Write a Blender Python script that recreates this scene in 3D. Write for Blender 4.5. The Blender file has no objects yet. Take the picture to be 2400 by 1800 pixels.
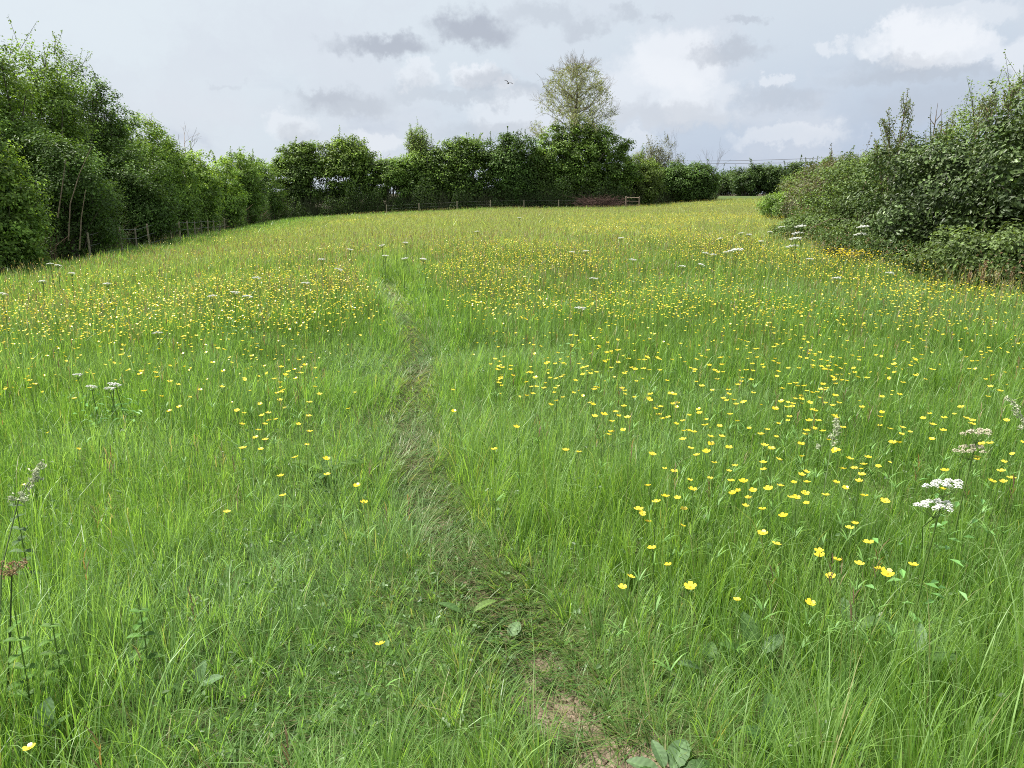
import bpy, math, random
import numpy as np
from mathutils import Vector

# ------------------------------------------------------------------ camera
SC = bpy.context.scene
COL = SC.collection
F = 770.0                       # focal length in pixels of a 1024 wide picture
EYE = 1.55
PITCH = math.atan((384 - 193) / F)
camd = bpy.data.cameras.new('camera')
cam = bpy.data.objects.new('camera', camd)
COL.objects.link(cam)
cam.location = (0, 0, EYE)
cam.rotation_euler = (math.pi / 2 - PITCH, 0, 0)
camd.sensor_width = 36.0
camd.lens = 36.0 * F / 1024
camd.clip_start = 0.05
camd.clip_end = 5000
SC.camera = cam

# ------------------------------------------------------------------ light
SUN_AZ = math.radians(-78)      # from +Y, positive to the right
SUN_EL = math.radians(60)
sd = bpy.data.lights.new('sun', 'SUN')
sd.energy = 4.8
sd.angle = math.radians(10)
sd.color = (1.0, 0.96, 0.88)
sun = bpy.data.objects.new('sun', sd)
COL.objects.link(sun)
tosun = Vector((math.sin(SUN_AZ) * math.cos(SUN_EL), math.cos(SUN_AZ) * math.cos(SUN_EL), math.sin(SUN_EL)))
sun.rotation_euler = tosun.to_track_quat('Z', 'Y').to_euler()
sun.location = tosun * 200
SC.view_settings.view_transform = 'Standard'
SC.view_settings.look = 'None'
SC.view_settings.exposure = 1.0
SC.view_settings.gamma = 1.0
try:
    SC.cycles.max_bounces = 6
    SC.cycles.diffuse_bounces = 3
    SC.cycles.glossy_bounces = 2
    SC.cycles.transmission_bounces = 4
    SC.cycles.transparent_max_bounces = 4
    SC.cycles.use_denoising = False
    SC.cycles.denoiser = 'OPENIMAGEDENOISE'
    SC.cycles.denoising_prefilter = 'ACCURATE'
    SC.cycles.use_adaptive_sampling = True
    SC.cycles.adaptive_threshold = 0.01
    SC.cycles.filter_width = 1.0
except Exception:
    pass

S = 1024 / 2212.0               # measurements below were taken on a 2212 px wide view of the photo


def ray(px, py):
    """world direction through a point of the photo (2212 scale)"""
    x = (px * S - 512) / F
    y = -(py * S - 384) / F
    c, s = math.cos(PITCH), math.sin(PITCH)
    return np.array([x, c + y * s, -s + y * c])


# ------------------------------------------------------------------ world: thin bright cloud with grey and white cumulus
world = bpy.data.worlds.new('World')
SC.world = world
world.use_nodes = True
NT = world.node_tree
NT.nodes.clear()


def N(t, **kw):
    n = NT.nodes.new(t)
    for k, v in kw.items():
        setattr(n, k, v)
    return n


def L(a, b):
    NT.links.new(a, b)


def wmath(op, a, b=None, clamp=False):
    n = N('ShaderNodeMath', operation=op, use_clamp=clamp)
    for i, v in enumerate((a, b)):
        if v is None:
            continue
        if isinstance(v, (int, float)):
            n.inputs[i].default_value = v
        else:
            L(v, n.inputs[i])
    return n.outputs[0]


def wmix(fac, a, b):
    n = N('ShaderNodeMix', data_type='RGBA')
    if isinstance(fac, (int, float)):
        n.inputs[0].default_value = fac
    else:
        L(fac, n.inputs[0])
    for i, v in ((6, a), (7, b)):
        if isinstance(v, tuple):
            n.inputs[i].default_value = (*v, 1)
        else:
            L(v, n.inputs[i])
    return n.outputs[2]


def smooth(v, lo, hi, a=0.0, b=1.0):
    n = N('ShaderNodeMapRange', interpolation_type='SMOOTHSTEP')
    L(v, n.inputs[0])
    n.inputs[1].default_value = lo
    n.inputs[2].default_value = hi
    n.inputs[3].default_value = a
    n.inputs[4].default_value = b
    return n.outputs[0]


def wnoise(vec, scale, detail=4, rough=0.55, dist=0.0):
    n = N('ShaderNodeTexNoise')
    L(vec, n.inputs['Vector'])
    n.inputs['Scale'].default_value = scale
    n.inputs['Detail'].default_value = detail
    n.inputs['Roughness'].default_value = rough
    n.inputs['Distortion'].default_value = dist
    return n


tc = N('ShaderNodeTexCoord')
sep = N('ShaderNodeSeparateXYZ')
L(tc.outputs['Generated'], sep.inputs[0])
azn = wmath('ARCTAN2', sep.outputs[0], sep.outputs[1])
eln = wmath('ARCSINE', sep.outputs[2])
comb = N('ShaderNodeCombineXYZ')
L(azn, comb.inputs[0])
L(eln, comb.inputs[1])
AE = comb.outputs[0]


def ae(px, py):
    d = ray(px, py)
    d = d / np.linalg.norm(d)
    return math.atan2(d[0], d[1]), math.asin(d[2])


# wobble the coordinates so that cloud outlines billow
nz = wnoise(AE, 9.0, 6, 0.62)
sub = N('ShaderNodeVectorMath', operation='SUBTRACT')
L(nz.outputs['Color'], sub.inputs[0])
sub.inputs[1].default_value = (0.5, 0.5, 0.5)
scl = N('ShaderNodeVectorMath', operation='MULTIPLY')
L(sub.outputs[0], scl.inputs[0])
scl.inputs[1].default_value = (0.075, 0.04, 0)
wob = N('ShaderNodeVectorMath', operation='ADD')
L(AE, wob.inputs[0])
L(scl.outputs[0], wob.inputs[1])
WOB = wob.outputs[0]
nz2 = wnoise(AE, 32.0, 7, 0.65)
sub2 = N('ShaderNodeVectorMath', operation='SUBTRACT')
L(nz2.outputs['Color'], sub2.inputs[0])
sub2.inputs[1].default_value = (0.5, 0.5, 0.5)
scl2 = N('ShaderNodeVectorMath', operation='MULTIPLY')
L(sub2.outputs[0], scl2.inputs[0])
scl2.inputs[1].default_value = (0.080, 0.055, 0)
wob2 = N('ShaderNodeVectorMath', operation='ADD')
L(WOB, wob2.inputs[0])
L(scl2.outputs[0], wob2.inputs[1])
WOB2 = wob2.outputs[0]


def puff(cx, cy, rx, ry, vec, soft=0.5):
    """an elliptic cloud field: 1 in the middle, 0 outside"""
    a, e = ae(cx, cy)
    k = S / F
    s1 = N('ShaderNodeVectorMath', operation='SUBTRACT')
    L(vec, s1.inputs[0])
    s1.inputs[1].default_value = (a, e, 0)
    s2 = N('ShaderNodeVectorMath', operation='MULTIPLY')
    L(s1.outputs[0], s2.inputs[0])
    s2.inputs[1].default_value = (1 / (rx * k), 1 / (ry * k), 0)
    ln = N('ShaderNodeVectorMath', operation='LENGTH')
    L(s2.outputs[0], ln.inputs[0])
    return smooth(ln.outputs['Value'], 1.0 + soft * 0.5, 1.0 - soft, 0, 1)


# general veil, brighter at the upper left, bluer and darker low on the right
side = smooth(azn, -0.55, 0.75)
low = smooth(eln, 0.22, 0.0)
c0 = wmix(side, (0.74, 0.81, 0.865), (0.63, 0.70, 0.785))
c1 = wmix(wmath('MULTIPLY', low, wmath('ADD', wmath('MULTIPLY', side, 0.9), 0.12)), c0, (0.44, 0.53, 0.69))
big = wnoise(WOB2, 4.6, 7, 0.6)
c2 = wmix(wmath('MULTIPLY', smooth(big.outputs[0], 0.44, 0.62), 0.50), c1, (0.66, 0.70, 0.78))
stretch = N('ShaderNodeVectorMath', operation='MULTIPLY')
L(WOB, stretch.inputs[0])
stretch.inputs[1].default_value = (4.0, 11.0, 1)
st = wnoise(stretch.outputs[0], 1.6, 6, 0.55)
c3 = wmix(wmath('MULTIPLY', smooth(st.outputs[0], 0.5, 0.68), wmath('ADD', wmath('MULTIPLY', low, 0.45), 0.05)), c2, (0.72, 0.76, 0.83))
c3 = wmix(wmath('MULTIPLY', smooth(st.outputs[0], 0.46, 0.30), wmath('MULTIPLY', low, 0.5)), c3, (0.47, 0.53, 0.66))
# white cumulus on the right and in the middle
cc = c3
for cx, cy, rx, ry, s in ((1990, 88, 85, 50, .95), (1965, 60, 45, 26, .7), (1890, 100, 45, 22, .5), (2075, 110, 60, 35, .7), (2210, 120, 50, 40, .6), (1460, 130, 110, 62, .75), (1400, 200, 130, 75, .55),
                          (1510, 220, 90, 45, .5), (1785, 112, 34, 18, .5), (1670, 178, 30, 16, .5), (1025, 160, 55, 26, .7), (895, 165, 45, 20, .5), (1085, 188, 24, 17, .8),
                          (1120, 250, 110, 45, .45), (825, 300, 60, 22, .5), (615, 270, 60, 26, .45), (1700, 285, 120, 22, .4), (2060, 25, 100, 22, .4), (1330, 300, 100, 20, .4)):
    m = puff(cx, cy, rx, ry, WOB2, 0.34)
    cc = wmix(wmath('MULTIPLY', m, s), cc, (0.86, 0.89, 0.94))
# grey flat bases
for cx, cy, rx, ry, s in ((1025, 64, 92, 34, 1.0), (985, 68, 45, 24, .5), (825, 108, 100, 24, .95), (855, 98, 50, 20, .5), (1180, 30, 80, 22, .4), (1255, 58, 45, 18, .45), (1345, 35, 40, 18, .45),
                          (1425, 28, 26, 12, .4), (750, 222, 110, 28, .55), (690, 210, 60, 14, .4), (1575, 110, 75, 20, .6), (1605, 42, 26, 10, .5), (1050, 178, 55, 28, .6), (900, 190, 60, 22, .3),
                          (1000, 215, 110, 12, .35), (1140, 200, 60, 20, .45), (1100, 282, 150, 22, .45), (640, 292, 40, 25, .4), (1440, 250, 140, 26, .4), (1990, 168, 150, 18, .5),
                          (1950, 140, 90, 22, .4), (1700, 215, 90, 20, .4), (490, 186, 34, 7, .2), (2100, 230, 200, 40, .35)):
    m = puff(cx, cy, rx, ry, WOB2, 0.62)
    cc = wmix(wmath('MULTIPLY', m, s), cc, (0.46, 0.50, 0.575))
sky = N('ShaderNodeTexSky')
sky.sky_type = 'NISHITA'
sky.sun_disc = False
sky.sun_elevation = SUN_EL
sky.sun_rotation = SUN_AZ
sky.air_density = 1.2
sky.dust_density = 2.0
skm = N('ShaderNodeVectorMath', operation='SCALE')
L(sky.outputs[0], skm.inputs[0])
skm.inputs['Scale'].default_value = 0.08
cov = N('ShaderNodeMix', data_type='RGBA')
cov.inputs[0].default_value = 0.92
L(skm.outputs[0], cov.inputs[6])
L(cc, cov.inputs[7])
bg = N('ShaderNodeBackground')
bg.inputs['Strength'].default_value = 0.54
L(cov.outputs[2], bg.inputs['Color'])
wo = N('ShaderNodeOutputWorld')
L(bg.outputs[0], wo.inputs['Surface'])
try:
    world.cycles.sampling_method = 'MANUAL'
    world.cycles.sample_map_resolution = 512
except Exception:
    pass

# ------------------------------------------------------------------ terrain
rng = np.random.default_rng(7)
random.seed(7)


def sstep(v, a, b):
    t = np.clip((v - a) / (b - a), 0, 1)
    return t * t * (3 - 2 * t)


def _hash(ix, iy, seed):
    h = (ix.astype(np.int64) * 374761393 + iy.astype(np.int64) * 668265263 + seed * 974634777) & 0x7fffffff
    h = ((h ^ (h >> 13)) * 1274126177) & 0x7fffffff
    return ((h ^ (h >> 16)) & 0xffff) / 65535.0


def vnoise(x, y, seed=0):
    x = np.asarray(x, float)
    y = np.asarray(y, float)
    ix, iy = np.floor(x), np.floor(y)
    fx, fy = x - ix, y - iy
    fx = fx * fx * (3 - 2 * fx)
    fy = fy * fy * (3 - 2 * fy)
    a = _hash(ix, iy, seed)
    b = _hash(ix + 1, iy, seed)
    c = _hash(ix, iy + 1, seed)
    d = _hash(ix + 1, iy + 1, seed)
    return (a * (1 - fx) + b * fx) * (1 - fy) + (c * (1 - fx) + d * fx) * fy


def fbm(x, y, seed=0, o=4):
    s, a, t = 0, 1, 0
    for i in range(o):
        s = s + a * vnoise(x * 2 ** i + 17 * i, y * 2 ** i - 9 * i, seed + i)
        t += a
        a *= 0.55
    return s / t


def zbase(x, y):
    x = np.asarray(x, float)
    y = np.asarray(y, float)
    z = -0.068 * np.logaddexp(0, (-x - 3.0) / 1.5) * 1.5
    z = z - 0.55 * sstep(y, 25, 95) * np.exp(-((x - 3) / 22.0) ** 2) * (1 - sstep(y, 118, 150))
    z = z + 1.0 * sstep(y, 70, 150) * sstep(x, 14, 40)
    return z


def gnd(px, py, up=0.0):
    """where the ray through a photo point meets the ground (raised by up)"""
    d = ray(px, py)
    t = 0.5
    while t < 400:
        p = d * t
        if EYE + p[2] < zbase(p[0], p[1]) + up:
            lo, hi = t / 1.03 - 0.02, t
            for _ in range(30):
                m = (lo + hi) / 2
                p = d * m
                if EYE + p[2] < zbase(p[0], p[1]) + up:
                    hi = m
                else:
                    lo = m
            p = d * hi
            return p[0], p[1]
        t = t * 1.03 + 0.02
    p = d * 400
    return p[0], p[1]


def atY(px, py, Y):
    d = ray(px, py)
    p = d * (Y / d[1])
    return np.array([p[0], Y, EYE + p[2]])


PATH = [gnd(*p) for p in ((1400, 1850), (1340, 1659), (1200, 1490), (1150, 1390), (1060, 1290), (1000, 1200), (955, 1120), (900, 1000), (880, 900), (905, 800), (900, 740), (872, 685), (845, 640), (835, 615))]
PATH = np.array([(1.4, -3.0)] + PATH)


def pathdist(x, y):
    best = np.full(np.shape(x), 1e9)
    for a, b in zip(PATH[:-1], PATH[1:]):
        d = b - a
        t = np.clip(((x - a[0]) * d[0] + (y - a[1]) * d[1]) / (d @ d), 0, 1)
        best = np.minimum(best, np.hypot(x - a[0] - t * d[0], y - a[1] - t * d[1]))
    return best


def zg(x, y):
    pd = pathdist(x, y)
    r = np.hypot(x, y)
    return zbase(x, y) - 0.06 * np.exp(-(pd / 0.24) ** 2) + 0.05 * (fbm(np.asarray(x) * 0.9, np.asarray(y) * 0.9, 3, 3) - 0.5) * (1 - sstep(r, 20, 60)) * sstep(r, 0, 1)


# the field's edges
def left_edge(y):               # x of the left hedge's front
    return -15.6 - 0.199 * (y - 32)


def back_edge(x):               # y of the back hedge's front
    return np.interp(x, [-40, -31, 14, 19, 31, 34, 60], [96, 98, 102, 112, 119, 150, 150])


RH = [(9.6, 2), (7.6, 8), (6.6, 11.5), (6.7, 14), (7.2, 18), (8.4, 23), (12, 34), (20, 56), (28, 80), (44, 130), (60, 170)]


def right_edge(y):
    return np.interp(y, [p[1] for p in RH], [p[0] for p in RH])


def inside(x, y, m=0.0):
    return (x > left_edge(y) - m) & (x < right_edge(y) + m) & (y < back_edge(x) + m)


# ------------------------------------------------------------------ materials
def material(name):
    m = bpy.data.materials.new(name)
    m.use_nodes = True
    m.node_tree.nodes.clear()
    return m, m.node_tree


def leaf_material(name, rough=0.5, transl=0.3, spec=0.35, gain=(1.0, 1.0, 1.0), tgain=(1.25, 1.3, 0.6)):
    m, t = material(name)
    at = t.nodes.new('ShaderNodeAttribute')
    at.attribute_name = 'tint'
    p = t.nodes.new('ShaderNodeBsdfPrincipled')
    p.inputs['Roughness'].default_value = rough
    p.inputs['Specular IOR Level'].default_value = spec
    t.links.new(at.outputs['Color'], p.inputs['Base Color'])
    out = t.nodes.new('ShaderNodeOutputMaterial')
    if transl > 0:
        tr = t.nodes.new('ShaderNodeBsdfTranslucent')
        mu = t.nodes.new('ShaderNodeVectorMath')
        mu.operation = 'MULTIPLY'
        mu.inputs[1].default_value = tgain
        t.links.new(at.outputs['Color'], mu.inputs[0])
        t.links.new(mu.outputs[0], tr.inputs['Color'])
        mx = t.nodes.new('ShaderNodeMixShader')
        mx.inputs[0].default_value = transl
        t.links.new(p.outputs[0], mx.inputs[1])
        t.links.new(tr.outputs[0], mx.inputs[2])
        t.links.new(mx.outputs[0], out.inputs['Surface'])
    else:
        t.links.new(p.outputs[0], out.inputs['Surface'])
    return m


def rough_material(name, a, b, scale=30.0, rough=0.9, bump=0.3):
    m, t = material(name)
    tcn = t.nodes.new('ShaderNodeTexCoord')
    n = t.nodes.new('ShaderNodeTexNoise')
    n.inputs['Scale'].default_value = scale
    n.inputs['Detail'].default_value = 6
    t.links.new(tcn.outputs['Object'], n.inputs['Vector'])
    r = t.nodes.new('ShaderNodeMapRange')
    r.inputs[1].default_value = 0.35
    r.inputs[2].default_value = 0.65
    t.links.new(n.outputs[0], r.inputs[0])
    mx = t.nodes.new('ShaderNodeMix')
    mx.data_type = 'RGBA'
    mx.inputs[6].default_value = (*a, 1)
    mx.inputs[7].default_value = (*b, 1)
    t.links.new(r.outputs[0], mx.inputs[0])
    p = t.nodes.new('ShaderNodeBsdfPrincipled')
    p.inputs['Roughness'].default_value = rough
    t.links.new(mx.outputs[2], p.inputs['Base Color'])
    bp = t.nodes.new('ShaderNodeBump')
    bp.inputs['Strength'].default_value = bump
    bp.inputs['Distance'].default_value = 0.02
    t.links.new(n.outputs[0], bp.inputs['Height'])
    t.links.new(bp.outputs[0], p.inputs['Normal'])
    out = t.nodes.new('ShaderNodeOutputMaterial')
    t.links.new(p.outputs[0], out.inputs['Surface'])
    return m


M_GRASS = leaf_material('grass_blade', 0.42, 0.48, 0.42, tgain=(1.45, 1.5, 0.6))
M_LEAF = leaf_material('hedge_leaf', 0.50, 0.30, 0.26, tgain=(1.5, 1.5, 0.6))
M_IVY = leaf_material('ivy_leaf', 0.45, 0.16, 0.30)
M_PETAL = leaf_material('yellow_petal', 0.30, 0.30, 0.5, tgain=(1.0, 1.0, 0.8))
M_WHITE = leaf_material('white_floret', 0.6, 0.25, 0.2, tgain=(1, 1, 1))
M_BARK = rough_material('bark', (0.065, 0.055, 0.04), (0.16, 0.14, 0.11), 18)
M_TWIG = rough_material('dry_twig', (0.12, 0.085, 0.06), (0.25, 0.19, 0.14), 12)
M_RUST = rough_material('red_brown_twig', (0.05, 0.025, 0.02), (0.11, 0.06, 0.045), 12)
M_POST = rough_material('weathered_post', (0.17, 0.145, 0.10), (0.33, 0.28, 0.20), 14)
M_WIRE = rough_material('galvanised_wire', (0.12, 0.12, 0.12), (0.22, 0.22, 0.22), 5, 0.6)
M_CABLE = rough_material('dark_cable', (0.05, 0.05, 0.055), (0.09, 0.09, 0.10), 5, 0.7)
M_STEM = leaf_material('green_stem', 0.5, 0.15, 0.3)
M_BIRD = rough_material('dark_feather', (0.02, 0.02, 0.02), (0.05, 0.045, 0.04), 40)


# ------------------------------------------------------------------ mesh helpers
class Acc:
    def __init__(self):
        self.V, self.F, self.C, self.n = [], [], [], 0

    def add(self, v, f, c):
        v = np.asarray(v, np.float32).reshape(-1, 3)
        if len(v) == 0:
            return
        f = np.asarray(f, np.int64).reshape(-1, 3)
        c = np.asarray(c, np.float32)
        if c.ndim == 1:
            c = np.tile(c, (len(v), 1))
        self.V.append(v)
        self.F.append(f + self.n)
        self.C.append(c)
        self.n += len(v)

    def build(self, name, mat, parent=None, origin=(0, 0, 0), smooth_shade=False):
        V = np.concatenate(self.V) - np.array(origin, np.float32)
        Fc = np.concatenate(self.F).astype(np.int32)
        C = np.concatenate(self.C)
        me = bpy.data.meshes.new(name)
        me.vertices.add(len(V))
        me.vertices.foreach_set('co', V.ravel())
        me.loops.add(len(Fc) * 3)
        me.loops.foreach_set('vertex_index', Fc.ravel())
        me.polygons.add(len(Fc))
        me.polygons.foreach_set('loop_start', np.arange(0, len(Fc) * 3, 3, dtype=np.int32))
        if smooth_shade:
            me.polygons.foreach_set('use_smooth', np.ones(len(Fc), bool))
        else:
            me.polygons.foreach_set('use_smooth', np.zeros(len(Fc), bool))
        at = me.attributes.new('tint', 'FLOAT_COLOR', 'POINT')
        at.data.foreach_set('color', np.concatenate([C, np.ones((len(C), 1), np.float32)], 1).astype(np.float32).ravel())
        me.update(calc_edges=True)
        me.materials.append(mat)
        o = bpy.data.objects.new(name, me)
        COL.objects.link(o)
        if parent is None:
            o.location = origin
        else:
            o.parent = parent
        return o


def tag(o, label=None, cat=None, group=None, kind=None):
    if label:
        o['label'] = label
    if cat:
        o['category'] = cat
    if group:
        o['group'] = group
    if kind:
        o['kind'] = kind
    return o


def empty(name, loc, label, cat, group=None):
    e = bpy.data.objects.new(name, None)
    e.empty_display_size = 0.1
    e.location = loc
    COL.objects.link(e)
    return tag(e, label, cat, group)


def ribbons(root, h, w, az, th0, th1, p, n, col, tip, twist=0.0, belly=0.25):
    """curved tapering blades; all arguments arrays of length N"""
    N_ = len(h)
    pos = np.array(root, float)
    sx, sy = -np.sin(az + twist), np.cos(az + twist)
    side = np.stack([sx, sy, np.zeros(N_)], 1)
    vs, cs = [], []
    ts = np.linspace(0, 1, n + 1)
    for k, t in enumerate(ts):
        if k:
            tm = (ts[k - 1] + t) / 2
            th = th0 + (th1 - th0) * tm ** p
            ds = h / n
            pos = pos + np.stack([np.cos(az) * np.sin(th) * ds, np.sin(az) * np.sin(th) * ds, np.cos(th) * ds], 1)
        c = col * (1 - t) + tip * t
        if k < n:
            ww = w * (0.55 + 0.45 * min(1, t / belly)) * (1 - max(0, (t - belly) / (1 - belly)) ** 1.8) * 0.5
            vs += [pos - side * ww[:, None], pos + side * ww[:, None]]
            cs += [c, c]
        else:
            vs.append(pos.copy())
            cs.append(c)
    m = 2 * n + 1
    V = np.stack(vs, 1).reshape(-1, 3)
    C = np.stack(cs, 1).reshape(-1, 3)
    f = []
    for k in range(n - 1):
        a = 2 * k
        f += [(a, a + 1, a + 3), (a, a + 3, a + 2)]
    f.append((2 * n - 2, 2 * n - 1, 2 * n))
    f = np.array(f)
    Fc = (np.arange(N_)[:, None, None] * m + f[None]).reshape(-1, 3)
    return V, Fc, C


def tube(points, radii, col, sides=4):
    P = np.array(points, float)
    n = len(P)
    R = np.array(radii, float) * np.ones(n)
    T = np.gradient(P, axis=0)
    T /= np.linalg.norm(T, axis=1)[:, None] + 1e-9
    ref = np.array([0.3, 0.2, 1.0]) if abs(T[0][2]) < 0.8 else np.array([1.0, 0.3, 0.1])
    U = np.cross(T, ref)
    U /= np.linalg.norm(U, axis=1)[:, None] + 1e-9
    W = np.cross(T, U)
    a = np.arange(sides) * 2 * math.pi / sides
    V = P[:, None] + R[:, None, None] * (np.cos(a)[None, :, None] * U[:, None] + np.sin(a)[None, :, None] * W[:, None])
    V = V.reshape(-1, 3)
    f = []
    for k in range(n - 1):
        for s in range(sides):
            q, r = k * sides + s, k * sides + (s + 1) % sides
            f += [(q, r, r + sides), (q, r + sides, q + sides)]
    for s in range(1, sides - 1):
        f.append(((n - 1) * sides, (n - 1) * sides + s, (n - 1) * sides + s + 1))
        f.append((0, s + 1, s))
    return V, np.array(f), np.array(col)


def segs(A, B, ra, rb, col, sides=3):
    """many straight tapered sticks at once"""
    A = np.asarray(A, float)
    B = np.asarray(B, float)
    T = B - A
    T /= np.linalg.norm(T, axis=1)[:, None] + 1e-9
    ref = np.where(np.abs(T[:, 2:3]) < 0.8, np.array([[0.1, 0.2, 1.0]]), np.array([[1.0, 0.2, 0.1]]))
    U = np.cross(T, ref)
    U /= np.linalg.norm(U, axis=1)[:, None] + 1e-9
    W = np.cross(T, U)
    vs = []
    for E, r in ((A, ra), (B, rb)):
        for s in range(sides):
            an = s * 2 * math.pi / sides
            vs.append(E + (U * math.cos(an) + W * math.sin(an)) * np.reshape(r * np.ones(len(A)), (-1, 1)))
    V = np.stack(vs, 1).reshape(-1, 3)
    f = []
    for s in range(sides):
        q, r_ = s, (s + 1) % sides
        f += [(q, r_, r_ + sides), (q, r_ + sides, q + sides)]
    f = np.array(f)
    Fc = (np.arange(len(A))[:, None, None] * (2 * sides) + f[None]).reshape(-1, 3)
    C = np.repeat(np.asarray(col, float).reshape(-1, 3) * np.ones((len(A), 1)), 2 * sides, axis=0)
    return V, Fc, C


def leaves(P, Nrm, Lg, asp, col, r=rng, lobed=False, fold=0.18):
    """leaf shapes at P, roughly facing Nrm"""
    n = len(P)
    Nrm = Nrm / (np.linalg.norm(Nrm, axis=1)[:, None] + 1e-9)
    q = r.normal(size=(n, 3))
    q[:, 2] -= 0.5
    T = q - (q * Nrm).sum(1)[:, None] * Nrm
    T /= np.linalg.norm(T, axis=1)[:, None] + 1e-9
    B = np.cross(Nrm, T)
    Lg = Lg[:, None]
    if not lobed:
        pts = [(-0.5, 0, 0), (0.02, 0.5, fold), (0.5, 0, 0), (0.02, -0.5, fold)]
        f = np.array([(0, 1, 2), (0, 2, 3)])
    else:
        pts = [(-0.42, 0, 0), (-0.5, 0.34, fold), (0.06, 0.5, fold), (0.55, 0, 0), (0.06, -0.5, fold), (-0.5, -0.34, fold)]
        f = np.array([(0, 1, 2), (0, 2, 3), (0, 3, 4), (0, 4, 5)])
    V = np.stack([P + Lg * (a * T + b * asp * B + c * Nrm * 0.8) for a, b, c in pts], 1).reshape(-1, 3)
    m = len(pts)
    Fc = (np.arange(n)[:, None, None] * m + f[None]).reshape(-1, 3)
    return V, Fc, np.repeat(col, m, axis=0)


# ------------------------------------------------------------------ ground sheet
def ground():
    rad = np.concatenate([np.linspace(0, 12, 90), 12 * (1.045 ** np.arange(1, 60)), [220, 300, 450, 800, 1500, 3000]])
    an = np.linspace(-math.pi, math.pi, 361)[:-1]
    x = rad[:, None] * np.sin(an)[None]
    y = rad[:, None] * np.cos(an)[None]
    z = zg(x, y)
    z = np.where(rad[:, None] > 400, np.minimum(z, 0) * 0 - 1.0 * sstep(rad[:, None], 400, 800), z)
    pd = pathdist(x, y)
    V = np.stack([x, y, z], 2).reshape(-1, 3)
    na = len(an)
    i = np.arange(len(rad) - 1)[:, None] * na
    j = np.arange(na)[None]
    a, b = i + j, i + (j + 1) % na
    c, d = a + na, b + na
    Fc = np.concatenate([np.stack([a, d, b], 2).reshape(-1, 3), np.stack([a, c, d], 2).reshape(-1, 3)])
    # 1 where soil shows, 0 where turf
    soil = np.maximum(zone(x, y, SOIL), 0.30 * np.exp(-(pd / 0.14) ** 2))
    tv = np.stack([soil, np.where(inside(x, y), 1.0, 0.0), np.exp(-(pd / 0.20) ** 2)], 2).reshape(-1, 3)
    A = Acc()
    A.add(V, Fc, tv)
    m, t = material('meadow_soil')
    at = t.nodes.new('ShaderNodeAttribute')
    at.attribute_name = 'tint'
    sp = t.nodes.new('ShaderNodeSeparateColor')
    t.links.new(at.outputs['Color'], sp.inputs[0])
    g = t.nodes.new('ShaderNodeTexCoord')

    def nse(sc, de=6):
        q = t.nodes.new('ShaderNodeTexNoise')
        q.inputs['Scale'].default_value = sc
        q.inputs['Detail'].default_value = de
        t.links.new(g.outputs['Object'], q.inputs['Vector'])
        return q.outputs[0]

    def mx(f, a, b):
        q = t.nodes.new('ShaderNodeMix')
        q.data_type = 'RGBA'
        t.links.new(f, q.inputs[0])
        for k, v in ((6, a), (7, b)):
            if isinstance(v, tuple):
                q.inputs[k].default_value = (*v, 1)
            else:
                t.links.new(v, q.inputs[k])
        return q.outputs[2]

    def rg(v, a, b):
        q = t.nodes.new('ShaderNodeMapRange')
        t.links.new(v, q.inputs[0])
        q.inputs[1].default_value = a
        q.inputs[2].default_value = b
        return q.outputs[0]
    turf = mx(rg(nse(0.6), .35, .65), (0.050, 0.095, 0.020), (0.080, 0.125, 0.030))
    turf = mx(rg(nse(25), .4, .7), turf, (0.085, 0.095, 0.040))
    dirt = mx(rg(nse(14), .35, .65), (0.15, 0.115, 0.08), (0.26, 0.205, 0.155))
    dirt = mx(rg(nse(90, 3), .55, .75), dirt, (0.28, 0.22, 0.16))
    litter = mx(rg(nse(8), .4, .6), (0.045, 0.040, 0.025), (0.08, 0.07, 0.04))
    c = mx(sp.outputs[1], litter, turf)
    c = mx(sp.outputs[2], c, (0.075, 0.070, 0.035))  # path groove: trodden brown, with the tall grass's shade painted into it
    ad = t.nodes.new('ShaderNodeMath')
    ad.operation = 'ADD'
    t.links.new(sp.outputs[0], ad.inputs[0])
    t.links.new(nse(11), ad.inputs[1])
    c = mx(rg(ad.outputs[0], 0.78, 0.98), c, dirt)
    p = t.nodes.new('ShaderNodeBsdfPrincipled')
    p.inputs['Roughness'].default_value = 0.95
    p.inputs['Specular IOR Level'].default_value = 0.15
    t.links.new(c, p.inputs['Base Color'])
    bp = t.nodes.new('ShaderNodeBump')
    bp.inputs['Strength'].default_value = 0.7
    bp.inputs['Distance'].default_value = 0.03
    t.links.new(nse(35), bp.inputs['Height'])
    t.links.new(bp.outputs[0], p.inputs['Normal'])
    out = t.nodes.new('ShaderNodeOutputMaterial')
    t.links.new(p.outputs[0], out.inputs['Surface'])
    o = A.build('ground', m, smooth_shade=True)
    tag(o, 'gently sloping meadow soil with a bare earth footpath', 'ground', kind='structure')


# ------------------------------------------------------------------ zones of the meadow (measured on the photo, kept as world circles)
SOIL = [(gnd(1195, 1492), 0.13), (gnd(1330, 1650), 0.16), (gnd(1160, 1385), 0.06), (gnd(950, 1108), 0.06), (gnd(1420, 1760), 0.20)]
SHORT = [(gnd(760, 1500), 0.55, .8), (gnd(620, 1600), .40, .8), (gnd(900, 1330), .55, .7), (gnd(640, 1250), .5, .55), (gnd(760, 1120), .6, .5), (gnd(1250, 1420), .3, .7), (gnd(1420, 1530), .35, .6),
         (gnd(1350, 1400), .3, .45), (gnd(760, 950), 1.0, .45), (gnd(800, 800), 1.2, .5), (gnd(1000, 1550), .35, .45), (gnd(1400, 1640), .3, .7), (gnd(480, 1480), .35, .5), (gnd(1900, 1420), .25, .35),
         (gnd(1600, 1520), .3, .45)]


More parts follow.
